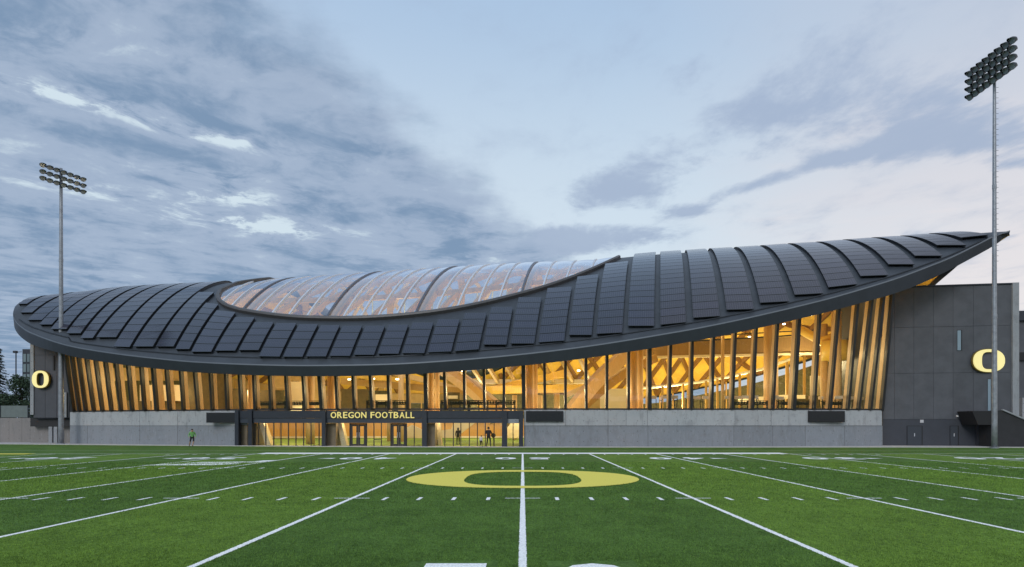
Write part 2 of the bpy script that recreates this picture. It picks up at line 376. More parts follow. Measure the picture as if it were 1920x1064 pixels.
for k in range(-10, 11):
    w = .058; near = 6. if abs(k) < 2 else -12
    mb = ragged(k*YD-w, k*YD+w, 8.0 if abs(k) < 2 else -12, SIDE_Y, .035 if abs(k) < 2 else .5, .010 if abs(k) < 2 else .003)
    if abs(k) < 2: mb.add([(k*YD-w, -12, .008), (k*YD+w, -12, .008), (k*YD+w, 8, .008), (k*YD-w, 8, .008)], [(0, 1, 2, 3)])
    struct('yard_line', mb, PAINT, fix=False)
def bar(name, x0, x1, y0, y1, m=PAINT, z=.012): return sheet(name, [(x0, y0), (x1, y0), (x1, y1), (x0, y1)], z, m)
bar('sideline', -4*YD, 4*YD, 43.85, 45.7)
bar('sideline', -47, -4*YD, 43.85, 43.98); bar('sideline', 4*YD, 47, 43.85, 43.98)
bar('boundary_line', -47, 47, 49.6, 49.75, m=mat('faded_paint', (.30, .40, .28), .9))
bar('sideline', -37.5, -33.6, 43.2, 44.3, PAINTY, .016)
tick = MB().add([(-.05, -.31, 0), (.05, -.31, 0), (.05, .31, 0), (-.05, .31, 0)], [(0, 1, 2, 3)]).mesh('hash_mark', PAINT)
cross = MB().add([(-.47, -.045, 0), (.47, -.045, 0), (.47, .045, 0), (-.47, .045, 0)], [(0, 1, 2, 3)]).mesh('hash_mark', PAINT)
for yy in (17.05, 29.25, 42.9):
    for j in range(-40, 41):
        if yy == 42.9 and (abs(j) > 26 or j % 5 == 0): continue
        if yy < 20 and abs(j) > 21: continue
        o = link('hash_mark', cross if j % 5 == 0 else tick); o.location = (j*YD/5, yy, .012); o['kind'] = 'structure'
        if j % 5 == 0: o.location.y += .12

def blades():
    rng = np.random.default_rng(5); out = []
    N = 620000; y = 8.3+rng.random(N)**1.9*26; x = (rng.random(N)*2-1)*(y*.86+1.)
    ax = np.abs(x); k = np.round(x/YD); line = (np.abs(x-k*YD) < .060)
    band = (np.floor(ax/YD) % 2 == 1) & (ax > YD)
    o_out = (np.abs(x/4.25)**2.15+np.abs((y-23.85)/4.0)**2.15) < 1; o_in = (np.abs(x/2.1)**3+np.abs((y-23.7)/3.1)**3) < 1
    skip = (y < 9.25) & (ax > .35) & (ax < 1.6)
    for hy in (17.05, 29.25):
        jx = x-np.round(x/(YD/5))*(YD/5); line |= (np.abs(jx) < .05) & (np.abs(y-hy) < .31) & (np.abs(x-k*YD) > .3); line |= (np.abs(x-k*YD) < .47) & (np.abs(y-hy-.12) < .045)
    keep = ~skip; x, y, line, band, o_out, o_in = (q[keep] for q in (x, y, line, band, o_out, o_in)); N = len(x)
    mi = np.where(line, 2, np.where(o_out & ~o_in, 3, np.where(band, 1, 0)))
    sc = np.clip(y/14, .8, 1.8); h = rng.uniform(.012, .030, N)*sc; h[mi > 1] *= .55; w = rng.uniform(.003, .006, N)*sc; a = rng.random(N)*6.283; la = rng.random(N)*6.283; le = rng.uniform(0, .9, N)*h
    V = np.empty((N, 3, 3)); V[:, 0] = np.stack([x-np.cos(a)*w, y-np.sin(a)*w, np.full(N, .003)], 1); V[:, 1] = np.stack([x+np.cos(a)*w, y+np.sin(a)*w, np.full(N, .003)], 1)
    V[:, 2] = np.stack([x+np.cos(la)*le, y+np.sin(la)*le, h+.006], 1)
    me = bpy.data.meshes.new('grass_blades'); me.vertices.add(N*3); me.vertices.foreach_set('co', V.ravel()); me.loops.add(N*3); me.loops.foreach_set('vertex_index', np.arange(N*3, dtype=np.int32))
    me.polygons.add(N); me.polygons.foreach_set('loop_start', np.arange(0, N*3, 3, dtype=np.int32)); me.polygons.foreach_set('loop_total', np.full(N, 3, dtype=np.int32))
    def bl(name, c):
        def fn(kk, tc, cc, b):
            ge = kk.node('ShaderNodeNewGeometry').outputs['Random Per Island']; mp = kk.node('ShaderNodeMapping'); kk.l.new(tc, mp.inputs[0]); mp.inputs['Scale'].default_value = (1, .6, 1)
            v = kk.m('ADD', kk.m('MULTIPLY', kk.noise(mp.outputs[0], 15, 4, .7), .75), kk.m('ADD', kk.m('MULTIPLY', kk.noise(mp.outputs[0], 1.7, 4, .6), .5), kk.m('MULTIPLY', ge, .35)))
            return kk.mix(1., cc, kk.mix(kk.ss(v, .52, 1.08), (.26, .32, .24), (1.85, 1.75, 1.8)), 'MULTIPLY')
        return mat(name, c, .75, fn=fn, spec=.2)
    for m in (bl('blade_dark', (.098, .192, .036)), bl('blade_light', (.138, .245, .037)), PAINT, PAINTY): me.materials.append(m)
    me.polygons.foreach_set('material_index', mi.astype(np.int32)); me.update(); me.validate()
    o = bpy.data.objects.new('grass_blades', me); COL.objects.link(o); o['kind'] = 'stuff'; tag(o, 'short artificial turf blades covering the near part of the field', 'grass')
blades()
def text_mesh(txt, size=1., offset=0., extrude=0., bevel=0., res=3):
    cu = bpy.data.curves.new('t', 'FONT'); cu.body = txt; cu.size = size; cu.offset = offset; cu.extrude = extrude
    cu.bevel_depth = bevel; cu.resolution_u = res; cu.align_x = 'LEFT'
    o = bpy.data.objects.new('t', cu); COL.objects.link(o); bpy.context.view_layer.update()
    dg = bpy.context.evaluated_depsgraph_get(); me = bpy.data.meshes.new_from_object(o.evaluated_get(dg))
    bpy.data.objects.remove(o); bpy.data.curves.remove(cu); return me
def fit(me, w, h):
    """centre a flat mesh on the origin at w x h"""
    co = np.empty(len(me.vertices)*3); me.vertices.foreach_get('co', co); co = co.reshape(-1, 3)
    lo, hi = co.min(0), co.max(0); c = (lo+hi)/2; co[:, 0] = (co[:, 0]-c[0])/(hi[0]-lo[0])*w; co[:, 1] = (co[:, 1]-c[1])/(hi[1]-lo[1])*h
    me.vertices.foreach_set('co', co.ravel()); me.update(); return me
DIG = {}
def digit(ch, x, y, w, h, flip):
    if ch not in DIG:
        DIG[ch] = fit(text_mesh(ch, 1, .035), 1, 1); DIG[ch].materials.clear(); DIG[ch].materials.append(PAINT)
    o = link('field_numeral', DIG[ch]); o.location = (x, y, .014); o.scale = (w, h, 1)
    if flip: o.rotation_euler.z = math.pi
    o['kind'] = 'structure'; return o
for k in range(-4, 5):
    if k == 0: n = '5'
    else: n = str(5-abs(k))
    X = k*2*YD
    if k == 0 or abs(k) <= 1:
        digit(n, X-.95, 8.13, 1.05, 1.83, False); digit('0', X+.98, 8.13, 1.05, 1.83, False)
    digit('0', X-1.0, 37.9, 1.25, 2.1, True); digit(n, X+1.0, 37.9, 1.25, 2.1, True)
    if k:
        sg = 1 if k > 0 else -1
        sheet('field_arrow', [(X+sg*2.0, 37.4), (X+sg*3.0, 37.85), (X+sg*2.0, 38.3)][::sg], .014, PAINT)
# white emblem blocks beside the far hash marks
for pts in ([(-18.6, 31.2), (-15.2, 31.4), (-14.3, 32.6), (-15.0, 33.0), (-18.0, 32.4)], [(-17.6, 33.1), (-14.9, 33.3), (-14.5, 34.6), (-17.0, 34.1)], [(-14.6, 33.6), (-13.9, 33.7), (-13.75, 36.0), (-14.4, 35.6)]):
    sheet('field_emblem', pts, .014, PAINT)

def super_pts(a, b, n, cnt, sx=0, sy=0):
    out = []
    for i in range(cnt):
        t = 2*math.pi*i/cnt; c, s = math.cos(t), math.sin(t)
        out.append((sx+a*math.copysign(abs(c)**(2/n), c), sy+b*math.copysign(abs(s)**(2/n), s)))
    return out
def ring_O(w, h, iw, ih, no=2.25, ni=3.2, cnt=72):
    """outer and inner outline of the rounded letter O"""
    return super_pts(w/2, h/2, no, cnt), super_pts(iw/2, ih/2, ni, cnt)
o_, i_ = ring_O(8.5, 8.0, 4.2, 6.2, 2.15, 3.0, 96)
lg = MB(); lg.add([(x, y+23.85, .020) for x, y in o_]+[(x, y+23.7, .020) for x, y in i_], [(j, (j+1) % 96, 96+(j+1) % 96, 96+j) for j in range(96)])
struct('field_emblem', lg, PAINTY, fix=False)

# ------------------------------------------------------------------ the roof surface  S(t, v)
FT = np.array([(0,38,568,75),(10,28,578,73),(25,25,592,71),(36,32,606,70),(48,46,618,69),(70,70,629.5,67.6),(88,88,636.5,66.7),(118,118,646,65.6),(146,146,652.5,64.8),(172,172,657,64.1),
    (212,212,663,63.2),(246,246,667.5,62.5),(287,287,672,61.8),(355,355,678.5,60.9),(397,397,681,60.3),(483,483,684.5,59.4),(571,571,686,58.6),(660,660,685.2,57.9),(747,747,682.8,57.4),
    (848,848,676.5,57.1),(958,958,667,57),(1040,1040,658,57),(1119,1119,647.5,57),(1177,1177,638.5,57.1),(1240,1240,628,57.1),(1303,1303,617,57.2),(1366,1366,604.5,57.3),(1430,1430,590.5,57.4),
    (1494,1494,575.5,57.6),(1556,1556,560,57.8),(1622,1622,541,58),(1680,1680,523,58.1),(1733,1733,503.5,58.2),(1785,1785,482.5,58.3),(1835,1835,458,58.4),(1865,1865,443,58.5),(1893,1893,434,58.6)], float)
CT = np.array([(0,38,568,75),(10,45,565.5,75),(25,60,561.5,75),(36,110,555,76),(48,160,550,77),(70,196,546.5,77.5),(88,222,543.5,78),(118,252,541,78.5),(146,288,539,79),(172,322,537,79.5),
    (212,357,535.5,80),(246,392,534,80),(287,430,531,80.5),(355,500,527,81),(397,550,523.5,81),(483,632,517.5,81),(571,712,512,81),(660,785,507,81),(747,855,502,80.5),(848,930,498,80),
    (958,1007,494,80),(1040,1080,491.5,80),(1090,1118,489,79.5),(1119,1145,486,79.3),(1177,1192,481,79),(1240,1240,477,78.5),(1303,1288,474,78),(1366,1332,471,77.5),(1430,1380,468.5,77),(1494,1427,465.5,76),
    (1556,1477,462,75),(1622,1530,459,74),(1680,1581,455,72.5),(1733,1637,451,70.5),(1785,1690,448,68),(1835,1748,443.5,65),(1865,1800,440,62.5),(1880,1850,436.5,60.5),(1893,1893,434,58.6)], float)
BT = np.array([(0,-57.6,76,16.2),(25,-57,80,15),(88,-53,86,12.5),(246,-44,95,9.5),(400,-34,98.5,8),(571,-22,100,7.3),(958,0,101,7.1),(1240,18,100,7.2),(1430,27,98,8.6),(1556,36,94,10.8),
    (1622,43,88,13.5)]+[(t, (px-VX)/F_PX*Y, Y, HC+(HY-py)/F_PX*Y+h) for t, px, py, Y, h in ((1680,1722,562,80,1.2),(1733,1750,538,73,1.25),(1785,1782,512,67.5,1.15),(1835,1812,489,64,1.0),(1865,1850,470,60.8,.9))]+[(1893,44.52,58.6,19.7)], float)
def tab(T, t): return [spl(T[:, 0], T[:, j], t) for j in (1, 2, 3)]
_cache = {}
def ctrl(t):
    t = round(float(t), 2)
    if t in _cache: return _cache[t]
    Fp = P(*tab(FT, t)); C = P(*tab(CT, t)); B = Vector(tab(BT, t))
    e = 6.; C0 = P(*tab(CT, max(0, t-e))); C1 = P(*tab(CT, min(1893, t+e)))
    d = Vector((C.x-Fp.x, C.y-Fp.y, 0)); L = d.length
    if L < .05: d = Vector((0, 1, 0)); L = .05
    d.normalize()
    n = (C-Vector((0, 0, HC))).cross(C1-C0)
    m = 0.2 if abs(n.z) < 1e-6 else -(n.x*d.x+n.y*d.y)/n.z
    m = min(max(m, .05), .34)
    T = Vector((d.x, d.y, m))
    Pc = C-T*L*.60
    if Pc.z < Fp.z+.2*(C.z-Fp.z): Pc.z = Fp.z+.2*(C.z-Fp.z)
    Lb = max((B-C).length, .05)
    Q = C+T*Lb*.40
    _cache[t] = (Fp, Pc, C, Q, B); return _cache[t]
def S(t, v):
    Fp, Pc, C, Q, B = ctrl(t)
    if v <= 1: return Fp*(1-v)**2+Pc*2*v*(1-v)+C*v*v
    w = min(v-1, 1.); return C*(1-w)**2+Q*2*w*(1-w)+B*w*w
def Nrm(t, v):
    v = min(v, 1.95); a = S(min(t+3, 1892), v)-S(max(t-3, 1), v); b = S(t, min(v+.02, 2))-S(t, max(v-.02, 0)); n = a.cross(b)
    if n.length < 1e-8: return Vector((0, 0, 1))
    n.normalize(); return n if n.z > 0 else -n
def vpy(t, py, v0=0., v1=1.):
    """v on rib t whose height in the photo is py"""
    lo, hi = v0, v1
    for _ in range(28):
        mid = (lo+hi)/2
        if proj(S(t, mid))[1] > py: lo = mid
        else: hi = mid
    return (lo+hi)/2
FRX = [409, 411, 418, 440, 470, 500, 540, 580, 640, 700, 750, 850, 950, 1050, 1120, 1150, 1172]
FRY = [560, 565, 572, 582, 588.5, 593, 597.5, 600, 601, 599.5, 596, 583.5, 562, 533, 505, 491, 480]
BKX = [409, 411, 420, 440, 470, 500]; BKY = [558, 552, 543.5, 536.5, 531, 527]
def inside(q):
    px, py = q
    if px < 409 or px > 1172: return False
    if py > spl(FRX, FRY, px): return False
    return px > 500 or py > spl(BKX, BKY, px)
def hole(t):
    vs = [i/160 for i in range(161)]; ins = [inside(proj(S(t, v))) for v in vs]
    if not any(ins): return None
    i0 = ins.index(True)
    def refine(a, b, want):
        for _ in range(14):
            m = (a+b)/2
            if inside(proj(S(t, m))) == want: b = m
            else: a = m
        return b
    v1 = refine(vs[max(i0-1, 0)], vs[i0], True)
    i1 = max(i for i, x in enumerate(ins) if x)
    v2 = 1. if i1 >= 159 else refine(vs[i1], vs[i1+1], False)
    return v1, v2
TS = sorted(set([round(x, 2) for x in list(np.arange(0, 60, 3.))+list(np.arange(60, 1893, 7.5))+[1893.]]))
H = {t: hole(t) for t in TS}
ht = [t for t in TS if H[t]]
ta, tz = ht[0], ht[-1]
tb = min(t for t in ht if H[t][1] >= .999)
def V12(t):
    if t < ta:
        v = sum(H[ta])/2; return v, v
    if t > tz: return 1.0, 1.0
    h = H.get(round(t, 2)) or hole(t)
    if h is None: return 1.0, 1.0
    v1, v2 = h
    if t >= tb: v2 = 1+.92*math.sqrt(max(0, 1-((t-(tb+tz)/2)/((tz-tb)/2))**2))
    return v1, max(v2, v1)
print('hole', ta, tb, tz, V12(ta), V12(700.))

# ------------------------------------------------------------------ the sports hall
hall = thing('sports_hall', (0, 60, 0), 'long sports hall with dark curved roof, glowing windows and concrete base', 'building')
def grid(name, cols, rows, pt, m, parent=hall, smooth=True, flip=False):
    vs = [pt(c, r) for c in cols for r in rows(c)]; n = len(rows(cols[0])); fs = []
    for i in range(len(cols)-1):
        for j in range(n-1):
            a = i*n+j; f = (a, a+n, a+n+1, a+1); fs.append(f if not flip else f[::-1])
    return MB().add(vs, fs).build(name, m, parent, smooth=smooth, fix=False)
NR = 18
deck = grid('roof_deck', TS, lambda t: [V12(t)[0]*j/NR for j in range(NR+1)], lambda t, v: S(t, v), DECK)
grid('roof_deck', TS, lambda t: [V12(t)[1]+(2-V12(t)[1])*j/NR for j in range(NR+1)], lambda t, v: S(t, v), DECK)
def fh(t): return spl([0, 25, 60, 110, 300, 600, 1200, 1600, 1700, 1810, 1860, 1893], [.75, 1.15, 1.2, 1.0, .97, .96, 1.05, 1.2, 1.3, 1.0, .9, .35], t)
def Ceil(t, v):
    p = S(t, v); ff = fh(t); d = min(1, min(v, 2-v)*4)
    return Vector((p.x, p.y+(.12 if v < .01 else 0), p.z-ff*(1-.25*d)-.15*d))
def ceilcol(a, b): return lambda t: [a(t)+(b(t)-a(t))*j/NR for j in range(NR+1)]
grid('ceiling', TS, ceilcol(lambda t: 0., lambda t: V12(t)[0]), Ceil, CEILW, flip=True)
grid('ceiling', TS, ceilcol(lambda t: V12(t)[1], lambda t: 2.), Ceil, CEILW, flip=True)
# front and back fascia as a closed band with a folded lip
for vv, nm in ((0., 'fascia'), (2., 'fascia')):
    s = -1 if vv == 0 else 1
    vs = []; TF = [t for t in TS]
    for t in TF:
        p = S(t, vv); q = Ceil(t, vv); o = Vector((0, .02*s, 0))
        vs += [p+Vector((0, .35*-s, .07)), p+Vector((0, .05*s, .07)), p+Vector((0, .05*s, -.05)), Vector((q.x, q.y+.1*-s*0, q.z)), Vector((q.x-(0 if s < 0 else .9), q.y-.35*s, q.z+.05))]
    fs = []; mi = []
    for i in range(len(TF)-1):
        for j in range(4):
            a = i*5+j; fs.append((a, a+1, a+6, a+5)); mi.append(1 if j < 2 else 0)
    mb = MB(); mb.v = [tuple(v) for v in vs]; mb.f = fs; mb.mi = mi; mb.build(nm, [FASC, LIP], hall, smooth=False, fix=False)
# raised gutter line set in from the edge
gl = [t for t in TS if 36 <= t <= 1850]
mb = MB(); mb.sweep([S(t, .035 if t > 120 else .06)+Vector((0, 0, .02)) for t in gl], [(-.06, 0), (.06, 0), (.06, .09), (-.06, .09)]); mb.build('gutter', FASC, hall)

# skylight: curb, foil cushions, bows
skt = [t for t in TS if ta <= t <= tz]
loop = [(t, V12(t)[0]) for t in skt]+[(t, V12(t)[1]) for t in skt[::-1][1:-1]]
KERBM = mat('skylight_curb', (.085, .083, .085), .5, metal=.3, var=.1)
mb = MB(); mb.sweep([S(t, v) for t, v in loop], [(-.2, -.15), (.2, -.15), (.2, .34), (.04, .46), (-.2, .40)], closed=True, up=[Nrm(t, v) for t, v in loop])
mb.build('skylight_curb', KERBM, hall)
sky_map_px = [436, 457, 597, 772, 975, 1062, 1107]; sky_map_t = [372, 397, 571, 747, 958, 1040, 1090]
ribs = [(436,0),(457,1),(480,0),(507,0),(535,0),(565,0),(597,1),(630,0),(665,0),(699,0),(735,0),(772,1),(811,0),(851,0),(891,0),(932,0),(975,1),(1017,0),(1062,0),(1107,0)]
ribt = [(ta+.5, 0)]+[(t, 0) for t in (322., 348.)]+[(float(np.interp(px, sky_map_px, sky_map_t)), d) for px, d in ribs]+[(tz-.5, 0)]
ribt = [r for r in ribt if ta+.4 <= r[0] <= tz-.4]; ribt.sort()
RIBD = mat('dark_bow', (.10, .11, .14), .4, metal=.3)
for i, (t, dk) in enumerate(ribt):
    v1, v2 = V12(t)
    if 0 < i < len(ribt)-1 and v2-v1 > .03:
        n = 26; vv = [v1+(v2-v1)*j/n for j in range(n+1)]
        mb = MB(); w = .085 if not dk else .095
        mb.sweep([S(t, v)+Nrm(t, v)*.12 for v in vv], [(-w, -.16), (w, -.16), (w, .1), (-w, .1)], up=[Nrm(t, v) for v in vv])
        mb.build('skylight_bow', RIBD if dk else ALU, hall)
    if i < len(ribt)-1:
        t1 = ribt[i+1][0]; nu, nv = 7, 22; vs = []
        for a in range(nu+1):
            tt = t+(t1-t)*a/nu; q1, q2 = V12(tt)
            for b in range(nv+1):
                v = q1+(q2-q1)*b/nv; hgt = .06+.13*math.sin(math.pi*a/nu)**.8*math.sin(math.pi*b/nv)**.4
                vs.append(S(tt, v)+Nrm(tt, v)*hgt)
        MB().add(vs, [(a*(nv+1)+b, (a+1)*(nv+1)+b, (a+1)*(nv+1)+b+1, a*(nv+1)+b+1) for a in range(nu) for b in range(nv)]).build('skylight_cushion', ETFE, hall, smooth=True, fix=False)

# timber structure under the skylight
def under(t, v, d): return S(t, v)-Nrm(t, v)*d
for t in (397., 571., 747., 958., 1075.):
    v1, v2 = V12(t); n = 22; vv = [max(0, v1-.12)+(v2+.25-max(0, v1-.12))*j/n for j in range(n+1)]
    mb = MB(); mb.sweep([under(t, v, .9) for v in vv], [(-.42, -.4), (.42, -.4), (.42, .4), (-.42, .4)], up=[Nrm(t, v) for v in vv]); mb.build('arch_beam', BEAMW, hall)
for fr in (.40, .92):
    tt = [t for t in skt if 380 < t < 1110]
    mb = MB(); mb.sweep([under(t, V12(t)[0]+(1.-V12(t)[0])*fr, 1.1) for t in tt], [(-.3, -.25), (.3, -.25), (.3, .25), (-.3, .25)]); mb.build('purlin_beam', BEAMW, hall)
PALEW = mat('pale_timber', (.66, .50, .30), .6, fn=wood_fn)
for a in range(20):
    t0 = 400+a*34.
    for sgn in ((1,) if a % 2 else ()):
        t1 = t0+sgn*70
        if not (390 < t1 < 1115 and t0 < 1115): continue
        q0 = V12(t0); q1 = V12(t1)
        MB().sweep([under(t0+(t1-t0)*j/6, (q0[0]+(q1[0]-q0[0])*j/6)+.02+.95*(1-q0[0])*j/6, 1.1) for j in range(7)], [(-.16, -.25), (.16, -.25), (.16, .25), (-.16, .25)]).build('lattice_beam', BEAMW if sgn > 0 else PALEW, hall)

for a in range(9):
    t0 = 430+a*76.
    for sgn in (1, -1):
        t1 = t0+sgn*110; pts = []
        for j in range(9):
            t = t0+(t1-t0)*j/8
            if 400 < t < 1110: pts.append(under(t, min(.97+.72*j/8, V12(t)[1]+.1), .5))
        if len(pts) > 2: MB().sweep(pts, [(-.22, -.12), (.22, -.12), (.22, .12), (-.22, .12)]).build('lattice_beam', PALEW if (a+sgn) % 3 else BEAMW, hall)
# diagonal lattice on the inside of the rear roof slope
for a in range(26):
    t0 = 180+a*62.
    for sgn in (1, -1):
        pts = []
        for j in range(13):
            t = t0+sgn*250*j/12; v = 1.98-.62*j/12
            if 150 < t < 1700 and v > V12(t)[1]+.01: pts.append(Ceil(t, v)-Vector((0, 0, .34)))
        if len(pts) > 2: MB().sweep(pts, [(-.17, -.3), (.17, -.3), (.17, .3), (-.17, .3)]).build('lattice_beam', mat('brown_lattice', (.22, .11, .03), .7, fn=wood_fn), hall)

# ------------------------------------------------------------------ solar arrays
#         (rib at the lower left corner, photo heights of the lower and upper edge)
ST = [(25,574,None),(34,590,None),(46,604,None),(66,613.5,None),(88,622,None),(118,630,None),(146,639,None),(172,637.5,None),(212,656,None),(246,655,None),(287,655,553),(324,660,573),(355,665,587),(397,663,600),(440,662,609),
      (483,676,611),(528,675,613),(571,674,615),(615,673,616),(660,671,616),(705,669,614),(751,668,610),(800,666.5,604),(851,666,592),(903,652,581),(955,650,563),(1008,648,543),(1065,634,520),(1117,632,495),(1176,617,0),
      (1238,615,0),(1300,602,0),(1364,587,0),(1428,574,0),(1494,559,0),(1558,545,0),(1622,524,0),(1680,502,0),(1731,486,0),(1781,466,0),(1826,452,0)]
# strips after the skylight start one rib earlier: heights listed per strip below
ST = [s for s in ST]
ENDS = [s[0] for s in ST]+[1866]
TOPS = {954: 580, 1008: 561, 1062: 541, 1114: 519, 1172: 494}
n_single = 0; panels = []
for i, (t0, pb, ptp) in enumerate(ST):
    gap = spl([25, 46, 100, 300, 800, 1000, 1180, 1240, 1500, 1860], [2, 3, 5, 6, 7, 8, 12, 14, 13, 10], t0)
    tn = ENDS[i+1]
    t1 = tn-gap
    def span(t):
        a = max(vpy(t, pb), .03)
        if ptp: b = vpy(t, ptp)
        else:
            h = V12(t); b = 1.22 if (h[0] >= h[1]-1e-3) else max(.0, h[0]-.05)
            if 25 <= t <= 120: b = 1.1
        hh = V12(t)
        if hh[1]-hh[0] > .002: b = min(b, hh[0]-.03)
        return a, max(b, a+.02)
    sp0, sp1 = span(t0), span(t1)
    def arc(t, a, b, n=40):
        pts = [S(t, a+(b-a)*j/n) for j in range(n+1)]; cum = [0]
        for j in range(n): cum.append(cum[-1]+(pts[j+1]-pts[j]).length)
        return cum
    c0, c1 = arc(t0, *sp0), arc(t1, *sp1)
    N = max(1, round((c0[-1]+c1[-1])/2/1.22))
    panels.append((t0, t1, sp0, sp1, c0, c1, N))
print('panels', [p[6] for p in panels], sum(p[6] for p in panels))
def at_arc(t, sp, cum, f):
    s_ = f*cum[-1]; x = float(np.interp(s_, cum, np.linspace(sp[0], sp[1], len(cum)))); return x
def panel_mesh(mb, uvs, t0, t1, va0, vb0, va1, vb1, lift):
    A = S(t0, va0)+Nrm(t0, va0)*lift; B = S(t1, va1)+Nrm(t1, va1)*lift; C = S(t1, vb1)+Nrm(t1, vb1)*lift; D = S(t0, vb0)+Nrm(t0, vb0)*lift
    n = (B-A).cross(D-A).normalized(); n = n if n.z > 0 else -n; tk = .07
    lo = [p-n*tk for p in (A, B, C, D)]; k = len(mb.v)
    mb.hexa(lo, [A, B, C, D]); mb.mi[-6:] = [1, 0, 1, 1, 1, 1]
    uvs += [(0, 0)]*4+[(0, 0), (1, 0), (1, 1), (0, 1)]+[(0, 0)]*16
def put_uv(me, uvs):
    l = me.uv_layers.new(name='UVMap')
    l.data.foreach_set('uv', [c for u in uvs for c in u])
single_budget = 300; order = sorted(range(len(panels)), key=lambda i: -panels[i][0]); single = set(); cnt = 0
for i in order:
    if cnt+panels[i][6] <= single_budget: single.add(i); cnt += panels[i][6]
for i, (t0, t1, sp0, sp1, c0, c1, N) in enumerate(panels):
    lift = .32 if t0 > 60 else .25
    fr = MB()        # rails and side cheeks carrying the row
    nn = 14
    for tt, sp in ((t0, sp0), (t1, sp1)):
        e = .35*(1 if tt == t0 else -1)*(t1-t0)*.06/.35
        vv = [sp[0]+(sp[1]-sp[0])*(.01+.98*j/nn) for j in range(nn+1)]
        fr.sweep([S(tt+e, v)+Nrm(tt+e, v)*(lift*.5-.03) for v in vv], [(-.05, -lift*.5), (.05, -lift*.5), (.05, lift*.5-.06), (-.05, lift*.5-.06)], up=[Nrm(tt+e, v) for v in vv])
    arr = fr.build('solar_array', SIDE, hall)
    big, uvb = MB(), []
    for r in range(N):
        f0, f1 = (r+.03)/N, (r+.97)/N
        a0, b0 = at_arc(t0, sp0, c0, f0), at_arc(t0, sp0, c0, f1); a1, b1 = at_arc(t1, sp1, c1, f0), at_arc(t1, sp1, c1, f1)
        if i in single:
            mb, uv = MB(), []; panel_mesh(mb, uv, t0, t1, a0, b0, a1, b1, lift+.01)
            me = mb.mesh('solar_panel', [SOLAR, SIDE]); put_uv(me, uv); link('solar_panel', me, arr)
        else: panel_mesh(big, uvb, t0, t1, a0, b0, a1, b1, lift+.01)
    if big.v:
        me = big.mesh('solar_panels', [SOLAR, SIDE]); put_uv(me, uvb); o = link('solar_panels', me, arr); o['kind'] = 'stuff'

# ------------------------------------------------------------------ facade: base wall
WZ, WM = 3.40, 1.93        # top of the wall, joint between the two courses
def wp(px, z, dy=0.): p = P(px, HY, wallY(px)+dy); return Vector((p.x, p.y, z))
def wall_piece(px0, px1, z0, z1, front, back, m, name):
    n = max(1, int((px1-px0)/30)); g = .012
    xs = [px0+(px1-px0)*j/n for j in range(n+1)]; vs = []
    for j, x in enumerate(xs):
        dx = g if j == 0 else (-g if j == n else 0)
        for (dy, z) in ((front, z0+g), (front, z1-g), (back, z1-g), (back, z0+g)):
            p = wp(x, z, dy); p.x += dx; vs.append(p)
    fs = []
    for j in range(n):
        for q in range(4):
            a = j*4+q; b = j*4+(q+1) % 4; fs.append((a, b, b+4, a+4))
    fs += [(3, 2, 1, 0), tuple(n*4+q for q in range(4))]
    return MB().add(vs, fs).build(name, m, hall)
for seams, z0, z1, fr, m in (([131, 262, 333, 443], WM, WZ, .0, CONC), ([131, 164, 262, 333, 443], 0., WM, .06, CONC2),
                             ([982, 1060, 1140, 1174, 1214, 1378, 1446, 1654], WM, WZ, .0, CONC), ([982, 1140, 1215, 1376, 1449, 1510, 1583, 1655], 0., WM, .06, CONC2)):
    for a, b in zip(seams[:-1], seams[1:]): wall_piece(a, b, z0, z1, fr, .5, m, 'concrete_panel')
for a, b in ((131, 443), (982, 1654)): wall_piece(a+.5, b-.5, 0, WZ-.02, .1, .45, mat('joint', (.05, .05, .05), .9), 'wall_core')
# black display boards on the wall
for px0, px1, py0, py1, lb in ((387, 442, 774, 793, 'black display board left of the entrance frames'), (986, 1056, 771, 791, 'black display board just right of the entrance frames'), (1516, 1584, 771, 792, 'black display board near the right end of the concrete wall')):
    Y = min(wallY(px0), wallY(px1))-.16; a, b = P(px0, py1, Y), P(px1, py0, Y)
    t = thing('display_board', ((a.x+b.x)/2, Y, a.z), lb, 'display board', 'black display boards on the concrete wall')
    MB().box((a.x, Y-.03, a.z), (b.x, Y+.3, b.z)).build('housing', BLACK, t)
    MB().box((a.x+.06, Y-.05, a.z+.06), (b.x-.06, Y-.032, b.z-.06)).build('screen', mat('dark_screen', (.008, .009, .012), .25), t)

# ------------------------------------------------------------------ facade: leaning fins and glass
FIN = [(123,141),(134,152),(147,164),(162,179),(179,195),(198,212),(218,230),(241,251),(266,274),(288,297),(313,321),(340,347),(366,374),(396,401),(425,429),(450,455),(477,481),(506,511),(536,542),(568,574),(599,605),
       (630,634),(662,666),(694,699),(728,731),(764,766),(798,800),(833,836),(870,872),(907,909),(945,945),(981,982),(1020,1022),(1060,1060),(1098,1099),(1138,1137),(1178,1178),(1217,1217),(1257,1254),(1297,1295),(1337,1333),
       (1378,1371),(1417,1409),(1457,1447),(1497,1486),(1536,1524),(1572,1554),(1607,1587),(1634,1607),(1655,1629),(1672,1650)]
def fintop(px):
    t = px; 
    Ft = S(t, 0); v = 0.
    while v < .6 and S(t, v).y-Ft.y < 1.25: v += .004
    c = Ceil(t, v); Yt = c.y; x = (px-VX)/F_PX*Yt
    return Vector((x, Yt, c.z-.02))
fins = []
for i, (pt, pb) in enumerate(FIN):
    top = fintop(pt); bot = wp(pb, WZ+.02, .25); fins.append((bot, top))
